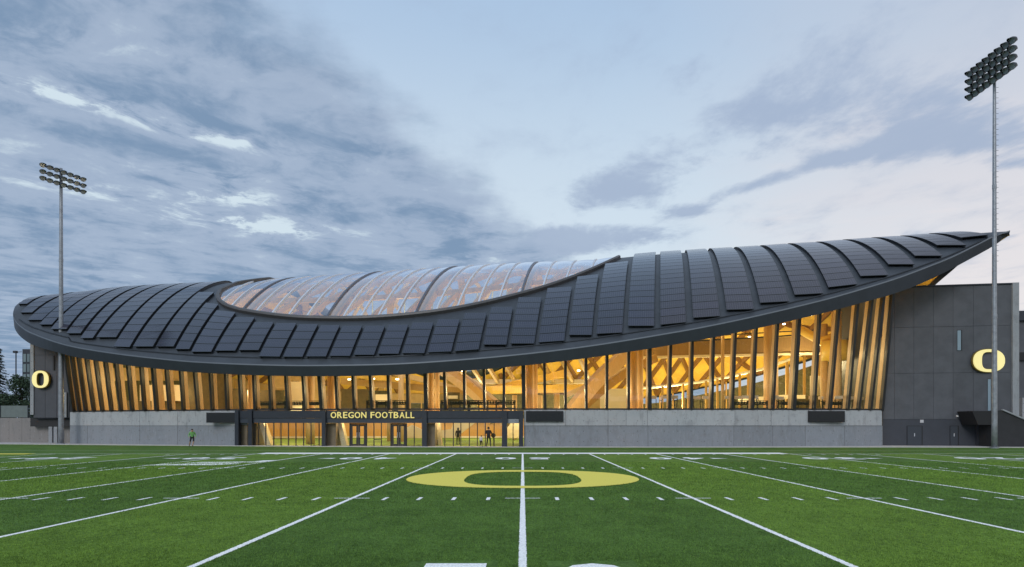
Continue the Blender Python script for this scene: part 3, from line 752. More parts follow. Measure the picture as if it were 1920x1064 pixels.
for i, (b, t) in enumerate(fins):
    pa = fins[max(i-1, 0)][0]; pb_ = fins[min(i+1, len(fins)-1)][0]; tg = (pb_-pa); tg.z = 0; tg.normalize()
    nin = Vector((-tg.y, tg.x, 0));  nin = nin if nin.y > 0 else -nin      # inward normal
    nin = (nin*.8+Vector((0, 1, 0))*.2).normalized()
    big = i in (9, 20, 26, 31, 37, 44)
    def prism(d0, d1, w):
        lo = [b+nin*d0-tg*w, b+nin*d0+tg*w, b+nin*d1+tg*w, b+nin*d1-tg*w]; hi = [t+nin*d0-tg*w, t+nin*d0+tg*w, t+nin*d1+tg*w, t+nin*d1-tg*w]
        return MB().hexa(lo, hi)
    f = prism(.06, .52 if not big else .8, .10).build('timber_fin', WOOD, hall)
    prism(-.36, .0, .115 if not big else .17).build('mullion_cap', CAP, f)
    if i < len(fins)-1:
        b2, t2 = fins[i+1]; o = nin*.03
        MB().add([b+o, b2+o, t2+o, t+o], [(0, 1, 2, 3)]).build('window_pane', GLASS, hall, fix=False)
        MB().beam(b+Vector((0, 0, .05)), b2+Vector((0, 0, .05)), .3, .14).build('window_sill', CAP, hall)
# dark closing pieces at both ends of the glazing
b, t = fins[0]; lw = [wp(127, 3.3, .9), b+Vector((0, -.0, 0))]
MB().hexa([b+Vector((-1.0, 1.2, -.1)), b+Vector((-.1, .1, -.1)), b+Vector((-.1, .4, -.1)), b+Vector((-1.0, 1.5, -.1))], [t+Vector((-1.0, 1.6, 0)), t+Vector((-.1, .1, 0)), t+Vector((-.1, .4, 0)), t+Vector((-1.0, 1.9, 0))]).build('end_panel', CAP, hall)
b, t = fins[-1]
MB().hexa([b+Vector((.12, -.1, -.1)), b+Vector((.5, .2, -.1)), b+Vector((.5, .6, -.1)), b+Vector((.12, .6, -.1))], [t+Vector((.12, -.1, 0)), t+Vector((.5, .2, 0)), t+Vector((.5, .6, 0)), t+Vector((.12, .6, 0))]).build('end_panel', CAP, hall)

# ------------------------------------------------------------------ facade: entrance frames
def ebox(px0, px1, py0, py1, y0, y1, m, name, parent=hall):
    """box whose front face sits y0 metres behind the wall line"""
    Y0, Y1 = wallY(px0)+y0, wallY(px1)+y0; a, b = P(px0, py1, Y0), P(px1, py1, Y1); c, d = P(px1, py0, Y1), P(px0, py0, Y0)
    za = a.z if py1 < 828 else 0.; dd = Vector((0, y1-y0, 0))
    lo = [Vector((a.x, a.y, za)), Vector((b.x, b.y, za))]; lo += [lo[1]+dd, lo[0]+dd]; hi = [d, c, c+dd, d+dd]
    return MB().hexa(lo, hi).build(name, m, parent)
for a, b in ((440, 447), (465, 472), (603, 610), (791, 800), (941, 951), (973, 981)): ebox(a, b, 770, 836, -.28, .35, STEEL, 'entrance_column')
for a, b in ((472, 603), (610, 791), (800, 941), (951, 973), (447, 465)):
    ebox(a, b, 770.5, 784.5, -.10, .45, STEEL, 'entrance_beam'); ebox(a, b, 784.6, 793.5, -.02, .5, mat('steel_lighter', (.042, .052, .07), .45, metal=.3), 'entrance_beam')
ebox(450, 464, 786, 797, .5, 1.0, GREYC, 'lintel'); ebox(951.5, 972.5, 786, 794, -.03, .4, GREYC, 'lintel')
for a, b in ((448, 464), (472, 481), (610, 630), (800, 816)): ebox(a, b, 794, 836, .55, 2.6, mat('taupe_wall', (.16, .13, .085), .7, var=.15), 'reveal_wall')
mull = [484, 498, 513, 526.5, 540.5, 554.6, 569, 583, 598, 701, 715, 776.6, 834, 850, 864, 880, 895, 910, 926.5, 962]
for px in mull: ebox(px-.8, px+.8, 793.5, 836, .42, .54, CAP, 'entrance_mullion')
for a, b in ((481, 603), (630, 655), (688, 732), (763, 791), (816, 941), (951, 973)):
    Y0, Y1 = wallY(a)+.48, wallY(b)+.48; p, q = P(a, HY, Y0), P(b, HY, Y1); zt = P(a, 793.5, Y0).z
    MB().add([(p.x, p.y, .02), (q.x, q.y, .02), (q.x, q.y, zt), (p.x, p.y, zt)], [(0, 1, 2, 3)]).build('entrance_glass', GLASS, hall, fix=False)
for a, b in ((955.5, 957), (701, 715)): ebox(a, b, 824, 825.2, .40, .5, CAP, 'rail_bar')
def door(px0, px1):
    Y = wallY((px0+px1)/2)+.40; a, b = P(px0, 836, Y), P(px1, 794, Y); w = b.x-a.x; zt = b.z
    d = MB(); fw = .12
    d.box((a.x, Y, 0), (a.x+fw, Y+.15, zt)).box((b.x-fw, Y, 0), (b.x, Y+.15, zt)).box((a.x+fw, Y, zt-.12), (b.x-fw, Y+.15, zt))
    d = d.build('entrance_door', BLACK, hall)
    for s in (0, 1):
        x0 = a.x+fw+.01+s*(w/2-fw); x1 = x0+w/2-fw-.02; l = MB(); e = .17
        l.box((x0, Y+.03, .02), (x0+e, Y+.09, zt-.13)).box((x1-e, Y+.03, .02), (x1, Y+.09, zt-.13)).box((x0+e, Y+.03, zt-.28), (x1-e, Y+.09, zt-.13)).box((x0+e, Y+.03, .02), (x1-e, Y+.09, .2))
        l.build('door_leaf', CAP, d); MB().add([(x0+e, Y+.06, .2), (x1-e, Y+.06, .2), (x1-e, Y+.06, zt-.28), (x0+e, Y+.06, zt-.28)], [(0, 1, 2, 3)]).build('door_glass', GLASS, d, fix=False)
        hx = x1-.1 if s == 0 else x0+.1
        MB().tube([(hx, Y-.02, .8), (hx, Y-.02, 1.3)], .02, 6).build('door_handle', ALU, d)
door(655, 688); door(732, 763)

# lettering over the doors, each letter a raised part
Ys = wallY(700)-.13; s0, s1 = P(620, 785.2, Ys), P(777, 771.8, Ys)
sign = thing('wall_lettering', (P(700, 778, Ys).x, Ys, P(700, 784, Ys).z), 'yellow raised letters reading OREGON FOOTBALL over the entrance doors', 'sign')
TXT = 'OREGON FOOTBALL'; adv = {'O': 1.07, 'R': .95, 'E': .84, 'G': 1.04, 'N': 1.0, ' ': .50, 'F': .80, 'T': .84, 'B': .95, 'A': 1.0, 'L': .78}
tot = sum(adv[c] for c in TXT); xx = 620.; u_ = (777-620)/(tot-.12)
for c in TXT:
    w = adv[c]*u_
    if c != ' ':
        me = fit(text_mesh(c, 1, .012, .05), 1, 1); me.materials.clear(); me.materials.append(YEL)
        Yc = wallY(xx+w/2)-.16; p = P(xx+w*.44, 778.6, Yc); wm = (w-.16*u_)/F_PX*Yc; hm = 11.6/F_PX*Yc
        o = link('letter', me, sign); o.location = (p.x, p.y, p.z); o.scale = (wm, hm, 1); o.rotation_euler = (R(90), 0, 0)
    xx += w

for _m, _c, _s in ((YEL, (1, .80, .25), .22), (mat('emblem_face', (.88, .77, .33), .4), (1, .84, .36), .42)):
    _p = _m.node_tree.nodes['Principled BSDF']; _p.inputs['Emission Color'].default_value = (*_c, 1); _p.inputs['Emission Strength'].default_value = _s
# ------------------------------------------------------------------ letter O wall signs
def o_sign(cx, cy, w, h, Y, lb, yaw=0., dep=.35):
    c = P(cx, cy, Y); sc = Y/F_PX; W, Hh = w*sc, h*sc
    t = thing('wall_emblem', (c.x, c.y, c.z-Hh/2), lb, 'sign', 'letter O signs on the end walls')
    Mx = Matrix.Translation(c) @ Matrix.Rotation(yaw, 4, 'Z')
    def ring(W, Hh, iw, ih, y0, y1, m, nm):
        o, i = ring_O(W, Hh, iw, ih, 2.3, 3.0, 60); n = 60; mb = MB()
        vs = [Mx @ Vector((x, y, z)) for y in (y0, y1) for (x, z) in o]+[Mx @ Vector((x, y, z)) for y in (y0, y1) for (x, z) in i]
        fs = []
        for j in range(n):
            k = (j+1) % n
            fs += [(j, k, n+k, n+j), (2*n+j, 3*n+j, 3*n+k, 2*n+k), (j, 2*n+j, 2*n+k, k), (n+j, n+k, 3*n+k, 3*n+j)]
        mb.add(vs, fs).build(nm, m, t)
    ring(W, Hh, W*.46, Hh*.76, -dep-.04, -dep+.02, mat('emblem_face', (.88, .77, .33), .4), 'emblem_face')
    ring(W*1.045, Hh*1.06, W*.42, Hh*.72, -dep+.03, 0., mat('emblem_return', (.16, .12, .02), .5), 'emblem_box')
    return t

# ------------------------------------------------------------------ interior of the hall
TAN_ = mat('tan_wall_back', (.36, .23, .08), .7, var=.2, vscale=1)
inY = lambda px: wallY(px)
# indoor turf and back wall following the rear edge of the roof
tf = [t for t in TS if 130 < t < 1720][::6]
fl = [wp(px, .03, .7) for px in range(140, 1650, 40)]; bk = [Vector((spl(BT[:, 0], BT[:, 1], t), spl(BT[:, 0], BT[:, 2], t)-1.2, .03)) for t in tf]
struct('indoor_turf', MB().add(fl+bk[::-1], [tuple(range(len(fl)+len(bk)))]), mat('indoor_turf', (.16, .26, .03), .9, var=.1), fix=False)
def back_strip(z0f, z1f, dy, m, name, sel=lambda x: True):
    for i in range(len(tf)-1):
        if not sel(spl(BT[:, 0], BT[:, 1], tf[i])): continue
        vs = []
        for t in (tf[i], tf[i+1]):
            x, y = spl(BT[:, 0], BT[:, 1], t), spl(BT[:, 0], BT[:, 2], t)-1.2+dy; top = spl(BT[:, 0], BT[:, 3], t)-fh(t)
            vs += [(x, y, z0f(top)), (x, y, z1f(top))]
        a, b = Vector(vs[0]), Vector(vs[2]); g = (b-a).normalized()*.02
        vs = [Vector(vs[0])+g, Vector(vs[2])-g, Vector(vs[3])-g, Vector(vs[1])+g]; th = Vector((0, .2, 0))
        MB().hexa([vs[0], vs[1], vs[1]+th, vs[0]+th], [vs[3], vs[2], vs[2]+th, vs[3]+th]).build(name, m, hall)
back_strip(lambda T: .3, lambda T: 3.0, 0, mat('amber_wood', (.60, .34, .08), .6, fn=wood_fn, objvar=.12), 'wall_panel')
back_strip(lambda T: 3.02, lambda T: max(3.6, T-.87), .05, OLIVE, 'wall_panel')
back_strip(lambda T: T-.85, lambda T: T+.6, .05, TAN_, 'wall_panel', lambda x: x < 14)
back_strip(lambda T: 0, lambda T: .28, -.02, PALE, 'skirting')
for i, t in enumerate(tf):
    x, y = spl(BT[:, 0], BT[:, 1], t), spl(BT[:, 0], BT[:, 2], t)-1.1; top = spl(BT[:, 0], BT[:, 3], t)-fh(t)
    MB().box((x-.1, y-.1, 3), (x+.1, y+.1, top+.3)).build('clerestory_post', BEAMW, hall)
# mezzanine
mz = [wp(px, 3.1, .75) for px in range(150, 1640, 40)]
MB().add([p+Vector((0, 0, dz)) for dz in (0, .2) for dy in (0, 6.5) for p in [q+Vector((0, dy, 0)) for q in mz]],
    [f for i in range(len(mz)-1) for f in ((i, i+1, len(mz)+i+1, len(mz)+i), (2*len(mz)+i, 3*len(mz)+i, 3*len(mz)+i+1, 2*len(mz)+i+1), (i, 2*len(mz)+i, 2*len(mz)+i+1, i+1), (len(mz)+i, len(mz)+i+1, 3*len(mz)+i+1, 3*len(mz)+i))]).build('mezzanine', CEILW, hall)
# big glulam arch legs, thick columns, catwalk beam and pipe
def ib(px0, py0, Y0, px1, py1, Y1, w, h, m=BEAMW, nm='arch_beam', bend=0.):
    a, b = P(px0, py0, Y0), P(px1, py1, Y1); n = 10
    pts = [a.lerp(b, j/n)+Vector((0, 0, bend*math.sin(math.pi*j/n))) for j in range(n+1)]
    return MB().sweep(pts, [(-w/2, -h/2), (w/2, -h/2), (w/2, h/2), (-w/2, h/2)]).build(nm, m, hall)
ib(955, 790, 68, 800, 672, 74, 1.0, 1.5, WOOD, bend=.5); ib(948, 790, 67, 838, 690, 72, .5, .7, BEAMW, bend=.6); ib(925, 790, 70, 815, 668, 77, .5, 1.0, CEILW, bend=1.)
ib(1058, 790, 67, 1175, 665, 72, .9, 1.4, WOOD, bend=.6); ib(1064, 792, 69, 1230, 672, 74, .6, .9, BEAMW, bend=.9)
ib(1060, 700, 84, 905, 735, 84, .8, .9, CEILW); ib(880, 733, 82, 1110, 728, 82, .8, 1.0, CEILW); ib(860, 716, 86, 1130, 716, 86, .4, .6, PALE, 'tie_beam')
for px, pt in ((885, 690), (915, 686), (948, 684), (985, 682), (1020, 680), (1056, 676), (1090, 672)): ib(px+18, 716, 86, px-14, pt-22, 79, .35, .5, WOOD, 'rafter')
ib(1060, 742, 80, 1180, 690, 80, .5, .6, WOOD); ib(640, 715, 80, 880, 735, 78, .5, .8, BEAMW); ib(620, 700, 78, 800, 718, 80, .5, .6, CEILW); ib(700, 690, 76, 860, 730, 80, .4, .6, WOOD)
def column(px, Y, ztop, r, m=WOOD, nm='column', z0=0.):
    p = P(px, HY, Y); MB().tube([(p.x, p.y, z0), (p.x, p.y, ztop)], [r, r*.92], 14).build(nm, m, hall, smooth=True)
for px, Y, zt, r in ((622, 65, 8.5, .5), (806, 64, 9, .48), (820, 66, 9, .25), (993, 63, 9, .42), (1003, 66, 9, .3), (1188, 64, 11, .42), (1200, 66, 11, .35), (1440, 66, 14, .45), (1452, 68, 14, .4), (1355, 74, 13, .2),
                     (470, 67, 8.5, .3), (582, 66, 8.5, .45), (290, 70, 9, .3), (1568, 68, 14, .55), (1545, 70, 13, .4), (752, 76, 8, .35), (730, 78, 8, .3), (1012, 86, 6, .4), (1044, 84, 6.2, .4), (965, 86, 6, .35)): column(px, Y, zt, r)
# catwalk box beam and rails
ib(1195, 656, 76, 1552, 645, 78, .5, 1.9, mat('brown_box_beam', (.30, .20, .09), .7, fn=wood_fn), 'box_beam')
ib(1190, 671, 75.5, 1550, 663, 77.5, .35, .28, PALE, 'rail_beam'); ib(1300, 640, 75, 1545, 626, 77, .12, .16, CAP, 'rail_beam'); ib(1300, 632, 75, 1545, 618, 77, .1, .12, CAP, 'rail_beam')
pipe = [P(px, py, Y) for px, py, Y in ((1190, 729, 88), (1250, 724, 88), (1310, 717, 87), (1370, 706, 86), (1430, 692, 84), (1490, 671, 82), (1560, 640, 80))]
MB().tube(pipe, .19, 8).build('white_pipe', mat('white_enamel', (.8, .78, .7), .5), hall)
for px, Y in ((1242, 87), (1281, 87), (1324, 86), (1345, 86), (1387, 85), (1403, 85), (1475, 83), (1508, 82), (1535, 81)):
    p = P(px, HY, Y); q = spl([1190, 1250, 1310, 1370, 1430, 1490, 1560], [729, 724, 717, 706, 692, 671, 640], px); MB().box((p.x-.13, Y-.13, 0), (p.x+.13, Y+.13, P(px, q, Y).z)).build('rail_post', BEAMW, hall)
# yellow duct at the right end
MB().tube([P(1566, 640, 69), P(1566, 676, 69)], [1.35, 1.35], 16).build('duct', mat('yellow_duct', (.72, .50, .10), .5), hall, smooth=True)
MB().tube([P(1500, 618, 73), P(1540, 640, 70), P(1566, 632, 69)], [.5, .5, .5], 12).build('duct', mat('yellow_duct', (.72, .50, .10), .5), hall, smooth=True)
# rooms and partition walls upstairs
def room(px0, px1, py0, py1, Y, m, nm='partition_wall', d=.2):
    a, b = P(px0, py1, Y), P(px1, py0, Y); return MB().box((a.x, Y, a.z), (b.x, Y+d, b.z)).build(nm, m, hall)
TAN = mat('tan_wall', (.42, .30, .13), .7, var=.15, vscale=1); TAUPE2 = mat('brown_wall', (.10, .075, .035), .8, var=.2, vscale=2)
room(345, 430, 690, 775, 70, TAUPE2); room(262, 345, 722, 752, 72, PALE); room(150, 345, 752, 778, 73, TAUPE2); room(150, 345, 690, 714, 74, TAN)
room(432, 470, 729, 775, 69, TAUPE2); room(488, 530, 732, 775, 69, TAUPE2); room(502, 535, 690, 732, 70, TAN); room(518, 532, 732, 775, 68.6, OLIVE)
room(545, 574, 716, 772, 70, PALE); room(545, 574, 700, 715, 70, TAN); room(576, 600, 705, 775, 71, TAN)
room(640, 690, 730, 775, 72, TAUPE2); room(668, 725, 733, 772, 74, OLIVE); room(704, 726, 740, 758, 71, PALE); room(838, 862, 736, 765, 74, TAUPE2); room(840, 858, 742, 748, 73.8, PALE)
room(1102, 1125, 728, 768, 79, TAN); room(1125, 1178, 729, 768, 79, PALE); room(870, 1100, 740, 775, 92, OLIVE)
room(1520, 1580, 705, 742, 74, PALE); room(1480, 1620, 742, 775, 80, TAUPE2); room(1580, 1640, 640, 775, 74, TAN); room(1385, 1440, 744, 757, 78, PALE); room(1460, 1510, 741, 748, 78, PALE)
# concrete legs and the white stair wall seen through the entrance
for x0, x1, x2, x3, xo in ((482, 489, 497, 508, 62.6), (630, 637, 640, 650, 61.6), (814, 824, 822, 828, 61.4)):
    a = [P(x2, 834, xo), P(x3, 834, xo)]; b = [P(x0, 780, xo), P(x1, 780, xo)]; dd = Vector((0, .9, 0))
    for p in a: p.z = .02
    MB().hexa([a[0], a[1], a[1]+dd, a[0]+dd], [b[0], b[1], b[1]+dd, b[0]+dd]).build('concrete_leg', mat('cream_concrete', (.62, .52, .36), .8, fn=conc_fn), hall)
def poly(pts, Y, d, m, nm):
    n = len(pts); f = [P(x, y, Y) for x, y in pts]; b = [p+Vector((0, d, 0)) for p in f]
    return MB().add(f+b, [tuple(range(n)), tuple(range(2*n-1, n-1, -1))]+[(i, (i+1) % n, n+(i+1) % n, n+i) for i in range(n)]).build(nm, m, hall)
poly([(818, 822), (818, 808), (846, 805), (852, 786), (900, 786), (866, 812), (858, 820)], 84, .4, mat('white_plaster', (.78, .68, .5), .7), 'stair_wall')
poly([(742, 822), (756, 806), (772, 797), (792, 806), (792, 822)], 80, .4, mat('white_plaster', (.78, .68, .5), .7), 'stair_wall')
poly([(951, 822), (951, 786), (975, 786), (975, 822)], 78, .3, PALE, 'stair_wall')
# end walls
def endwall(pts, z, m, nm='end_wall'):
    for (x0, y0), (x1, y1) in zip(pts[:-1], pts[1:]):
        MB().hexa([(x0, y0, 0), (x1, y1, 0), (x1+.3, y1+.1, 0), (x0+.3, y0+.1, 0)], [(x0, y0, z), (x1, y1, z), (x1+.3, y1+.1, z), (x0+.3, y0+.1, z)]).build(nm, m, hall)
endwall([(-49.4, 70.2), (-50.5, 78), (-49.5, 91)], 9.8, OLIVE); endwall([(35.2, 63), (40, 76), (42.5, 86)], 12.4, TAN)
# gym racks along the mezzanine glass
rk = MB()
for x in (-.9, .9):
    for y in (-.25, .25): rk.box((x-.04, y-.04, 0), (x+.04, y+.04, 1.05))
rk.box((-.9, -.3, .62), (.9, .3, .72)).box((-.9, -.3, .25), (.9, .3, .33)).box((-.94, -.04, 1.0), (.94, .04, 1.06))
rkm = rk.mesh('weight_rack', BLACK); dm = MB()
for j in range(7):
    x = -.78+j*.26; dm.tube([(x, -.22, .84), (x, -.06, .84)], .11, 8); dm.tube([(x, .06, .84), (x, .22, .84)], .11, 8)
dmm = dm.mesh('dumbbells', mat('rubber', (.02, .02, .02), .7))
RN = 'first second third fourth fifth sixth seventh eighth ninth tenth eleventh twelfth thirteenth'.split(); rkn = 0
for px in (497, 523, 552, 586, 706, 724, 745, 845, 862, 880, 897, 925, 948, 1385, 1420, 1478, 1500, 1560):
    p = wp(px, 3.32, 2.2+random.uniform(-.3, .5))
    lbl = f'{RN[rkn]} dark weight rack from the left, behind the windows above the entrance frames' if rkn < 13 else f'{RN[rkn-13]} dark weight rack behind the tall windows above the right concrete wall'; rkn += 1
    g = thing('weight_rack', p, lbl, 'gym rack', 'weight racks behind the upper windows')
    for nm, me in (('frame', rkm), ('dumbbells', dmm)):
        c = bpy.data.objects.new(nm, me); COL.objects.link(c); c.parent = g
        if nm == 'dumbbells': c['kind'] = 'stuff'
    g.rotation_euler.z = random.uniform(-.2, .2)
up_ = MB(); up_.beam((-.32, .5, .3), (-.32, .62, 1.25), .06, .06).beam((.32, .5, .3), (.32, .62, 1.25), .06, .06).beam((-.34, .2, 1.0), (-.34, .62, 1.05), .05, .05).beam((.34, .2, 1.0), (.34, .62, 1.05), .05, .05)
upm = up_.mesh('uprights', BLACK); bdm = MB().box((-.4, -.9, .0), (.4, .7, .22)).box((-.3, -.88, .22), (.3, .6, .235)).mesh('belt_deck', mat('machine_grey', (.25, .22, .18), .5)); com = MB().box((-.36, .5, 1.2), (.36, .7, 1.5)).mesh('console', mat('machine_cream', (.6, .5, .35), .5))
ORD = RN+['fourteenth', 'fifteenth', 'sixteenth', 'seventeenth', 'eighteenth', 'nineteenth', 'twentieth', 'last but three', 'last but two', 'last but one', 'last']
for q in range(24):
    p = wp(1224+q*17.2, 3.31, 1.6+random.uniform(0, 1.6)); g = thing('treadmill', p, f'{ORD[q]} exercise machine from the left behind the glass above the right concrete wall', 'exercise machine', 'exercise machines behind the right windows')
    for nm, me in (('uprights', upm), ('belt_deck', bdm), ('console', com)): c = bpy.data.objects.new(nm, me); COL.objects.link(c); c.parent = g
    g.rotation_euler.z = random.choice((0, math.pi, math.pi, 1.4))+random.uniform(-.3, .3)
bulb = MB().tube([(0, 0, -.06), (0, 0, .06)], .16, 10).mesh('ceiling_light', EMW)
for px, Y, z in ((905, 74, 9.2), (960, 72, 8.8), (1015, 75, 9.4), (1085, 73, 8.2), (1140, 76, 9.6), (1235, 78, 11), (1290, 82, 11), (1345, 74, 12.4), (1405, 80, 13), (1470, 73, 13.5), (1520, 76, 15), (700, 72, 7.2), (745, 70, 7), (655, 73, 7.2), (585, 70, 6.6), (530, 71, 6.7), (390, 73, 6.9), (320, 74, 7), (250, 76, 7.5), (868, 71, 8)):
    p = P(px, HY, Y); o = link('ceiling_light', bulb, hall); o.location = (p.x, Y, z)
# lamps
def lamp(x, y, z, w, col=(1, .765, .40), r=.14):
    l = bpy.data.lights.new('hall_and_fill_lamp', 'POINT'); l.energy = w; l.color = col; l.shadow_soft_size = r
    o = bpy.data.objects.new('hall_and_fill_lamp', l); COL.objects.link(o); o.location = (x, y, z); o.parent = hall; o.matrix_parent_inverse = Matrix.Translation(-hall.location)
LK = 1.2
for px in (200, 330, 460, 560, 655, 770, 870, 950, 1080, 1150, 1270, 1390, 1500):
    p = wp(px, 0, 5.2); zt = 5.4+max(0, (px-1200)/400*3.0)
    lamp(p.x, p.y, zt, 230*LK)
for px in (170, 250, 330, 1560, 1610): p = wp(px, 0, 2.2); lamp(p.x, p.y, 6.2 if px < 400 else 9, 170*LK)
for x, y, z, w in ((-34, 84, 5, 1300), (-20, 88, 4.6, 1500), (-6, 88, 4.6, 1700), (8, 88, 4.6, 2000), (20, 88, 4.6, 2600), (30, 86, 6, 2600), (-26, 76, 5, 800), (0, 76, 5, 900), (24, 76, 6.5, 1300), (34, 74, 9, 1300)):
    lamp(x, y, z, w*LK, r=.3)
for x in (-24, -16, -9, -2): lamp(x, 68, 2.7, 300*LK)
for px in (495, 550, 590, 660, 745, 830, 880, 925): p = wp(px, 0, 1.3); lamp(p.x, p.y, 2.7, 110*LK, r=.06)  # lobby fill lamps, added to brighten the legs and the pavement outside
for x in (-14, 0, 12): lamp(x, 74, 13, 650, r=.3)  # added fill lamps that brighten the lattice under the skylight

# ------------------------------------------------------------------ right block with cladding
blk = thing('annex_block', (40.5, 62, 0), 'dark panelled block at the right end with two doors and a stair', 'building')
def bY(px): return 62.4+(px-1654)/245*(60.7-62.4)
BY1, BY0 = bY(1899), bY(1650)
def bp(px, z, dy=0.): y = bY(px)+dy; return Vector(((px-VX)/F_PX*y, y, z))
def bbox(px0, px1, z0, z1, f, b, m, nm, par=blk, g=0.):
    lo = [bp(px0, z0, f)+Vector((g, 0, g)), bp(px1, z0, f)+Vector((-g, 0, g)), bp(px1, z0, f)+Vector((-g, b-f, g)), bp(px0, z0, f)+Vector((g, b-f, g))]
    up = Vector((0, 0, z1-z0-2*g)); return MB().hexa(lo, [p+up for p in lo]).build(nm, m, par)
ZT = 15.33; zs = [2.55, 7.0, 11.45, ZT]; xs = [1655, 1677, 1713.5, 1750, 1787, 1825, 1862, 1899]
bbox(1652, 1899, 0, ZT-.05, .1, 10, PANEL2, 'wall_core')
for i in range(3):
    for j in range(7): bbox(xs[j], xs[j+1], zs[i], zs[i+1], .0, .09, PANEL, 'cladding_panel', g=.012)
bbox(1655, 1899, 0, 2.54, -.05, .09, PANEL2, 'plinth')
bbox(1899, 1911, 2.9, 15.45, -.15, 3, GREYC, 'corner_column'); bbox(1899.3, 1910.7, 0, 2.88, .0, 3, GREYC, 'corner_column')
bbox(1690, 1911, ZT+.0, ZT+.12, -.1, 10, STEEL, 'coping')
for a, b, z0, z1 in ((1795, 1804, 9.1, 11.1), (1852, 1858, 2.9, 6.4)):
    w = bbox(a, b, z0, z1, -.03, .05, BLACK, 'window'); bbox(a+.3, b-2.2 if b-a > 8 else b-.3, z0+.05, z1-.05, -.05, -.034, mat('window_sheen', (.22, .30, .36), .15), 'pane', w)
for a, b in ((1700.5, 1730), (1781, 1798)):
    d = bbox(a, b, 0.02, 1.93, -.09, -.052, BLACK, 'door'); bbox(a+1, b-2, .03, 1.88, -.12, -.092, mat('door_paint', (.035, .042, .055), .5), 'door_leaf', d)
    MB().box(tuple(bp((a+b)/2-1, .9, -.16)), tuple(bp((a+b)/2, 1.2, -.125))).build('handle', ALU, d)
sgn = MB(); sgn.box(tuple(bp(1725, 2.22, -.07)), tuple(bp(1733, 2.50, -.052))); q = sgn.build('notice_sign', mat('off_white', (.5, .5, .52), .6), None)
q.location = (0, 0, 0); tag(q, 'small pale notice above the double door on the dark block', 'sign')
lm = MB(); c0 = bp(1797, 2.85, -.12); lm.box((c0.x-.12, c0.y-.05, c0.z-.08), (c0.x+.12, c0.y+.14, c0.z+.1)).build('wall_light', mat('off_white2', (.75, .75, .78), .4), blk)
# black stair
st = thing('outdoor_stair', (bp(1870, 0, -1.5)), 'black enclosed stair with sloping side at the right end of the block', 'stair')
def poly3(pts, f, b, m, nm, par):
    n = len(pts); fr = [bp(x, HC+(HY-y)/F_PX*bY(x), f) for x, y in pts]; bb = [p+Vector((0, b-f, 0)) for p in fr]
    return MB().add(fr+bb, [tuple(range(n)), tuple(range(2*n-1, n-1, -1))]+[(i, (i+1) % n, n+(i+1) % n, n+i) for i in range(n)]).build(nm, m, par)
poly3([(1823, 772), (1834, 797), (1862, 797), (1862, 772)], -2.2, -.1, BLACK, 'stair_soffit', st)
poly3([(1862, 772), (1862, 837), (1990, 837), (1990, 815), (1881, 770.5)], -2.3, -.5, mat('stair_black', (.018, .019, .022), .6, var=.2), 'stair_side', st)
poly3([(1881, 768.5), (1881, 771), (1990, 816), (1990, 813)], -2.45, -2.2, GREYC, 'stair_coping', st)
poly3([(1835, 797), (1835, 837), (1862, 837), (1862, 797)], -.5, -.1, PANEL2, 'stair_recess', st)
o_sign(1851.5, 677, 59, 42.5, bY(1851)-.0, 'large pale yellow letter O on the dark block behind the right mast', dep=.2)

# building beyond on the right edge
fb = thing('far_block', (56, 75, 0), 'dark neighbouring building with grey bands at the right edge of the picture', 'building')
def fbx(px0, px1, py0, py1, Y, d, m, nm): a, b = P(px0, py1, Y), P(px1, py0, Y); return MB().box((a.x, Y, max(a.z, 0)), (b.x, Y+d, b.z)).build(nm, m, fb)
fbx(1905, 2060, 600, 840, 74, 12, PANEL, 'wall'); fbx(1903, 2062, 583, 601, 73.6, 13, STEEL, 'roof')
fbx(1905, 2060, 661, 676, 73.7, .28, BLACK, 'band'); fbx(1917, 1924, 746, 785, 68, .5, GREYC, 'pillar'); fbx(1890, 1894, 767, 784, 66, .15, BLACK, 'post'); fbx(1898, 1901, 767, 784, 66, .15, BLACK, 'post')

# ------------------------------------------------------------------ left wing wall
wg = thing('end_wing', P(90, 832, 71), 'dark end wing carrying the yellow O at the left below the roof', 'building')
def wbx(px0, px1, py0, py1, Y, d, m, nm, base=False, par=None):
    a, b = P(px0, py1, Y), P(px1, py0, Y); return MB().box((a.x, Y, 0 if base else a.z), (b.x, Y+d, b.z)).build(nm, m, par or wg)
wbx(63, 134, 641, 784, 71.2, 6, PANEL2, 'wall_core'); wbx(56.5, 62.8, 641, 778, 71, 6.5, GREYC, 'corner_trim')
for py0, py1 in ((641, 666), (666.5, 783.5)):
    for px0, px1 in ((63, 84.5), (85, 106), (106.5, 130)): wbx(px0, px1, py0, py1, 71.1, .09, mat('wing_panel', (.058, .062, .075), .55, var=.08, objvar=.08), 'cladding_panel')
wbx(99, 102, 667.5, 694.5, 71.0, .09, BLACK, 'window'); wbx(58, 134, 785, 800, 71.6, 5, BLACK, 'underside_recess')  # black box stands in for the dark recess under the wing
wbx(57, 134, 800, 832, 72.2, 3, mat('warm_concrete', (.24, .22, .21), .85, fn=conc_fn), 'lower_wall', True)
for a, b in ((91, 97.5), (100.5, 107)): wbx(a, b, 800.5, 832, 71.6, .3, GREYC, 'pillar', True)
wbx(120.5, 124.5, 736, 783, 70.9, .15, GREYC, 'window')
o_sign(79.5, 712, 31, 32, 71.0, 'yellow letter O on the narrow dark end wing at the left', dep=.3)

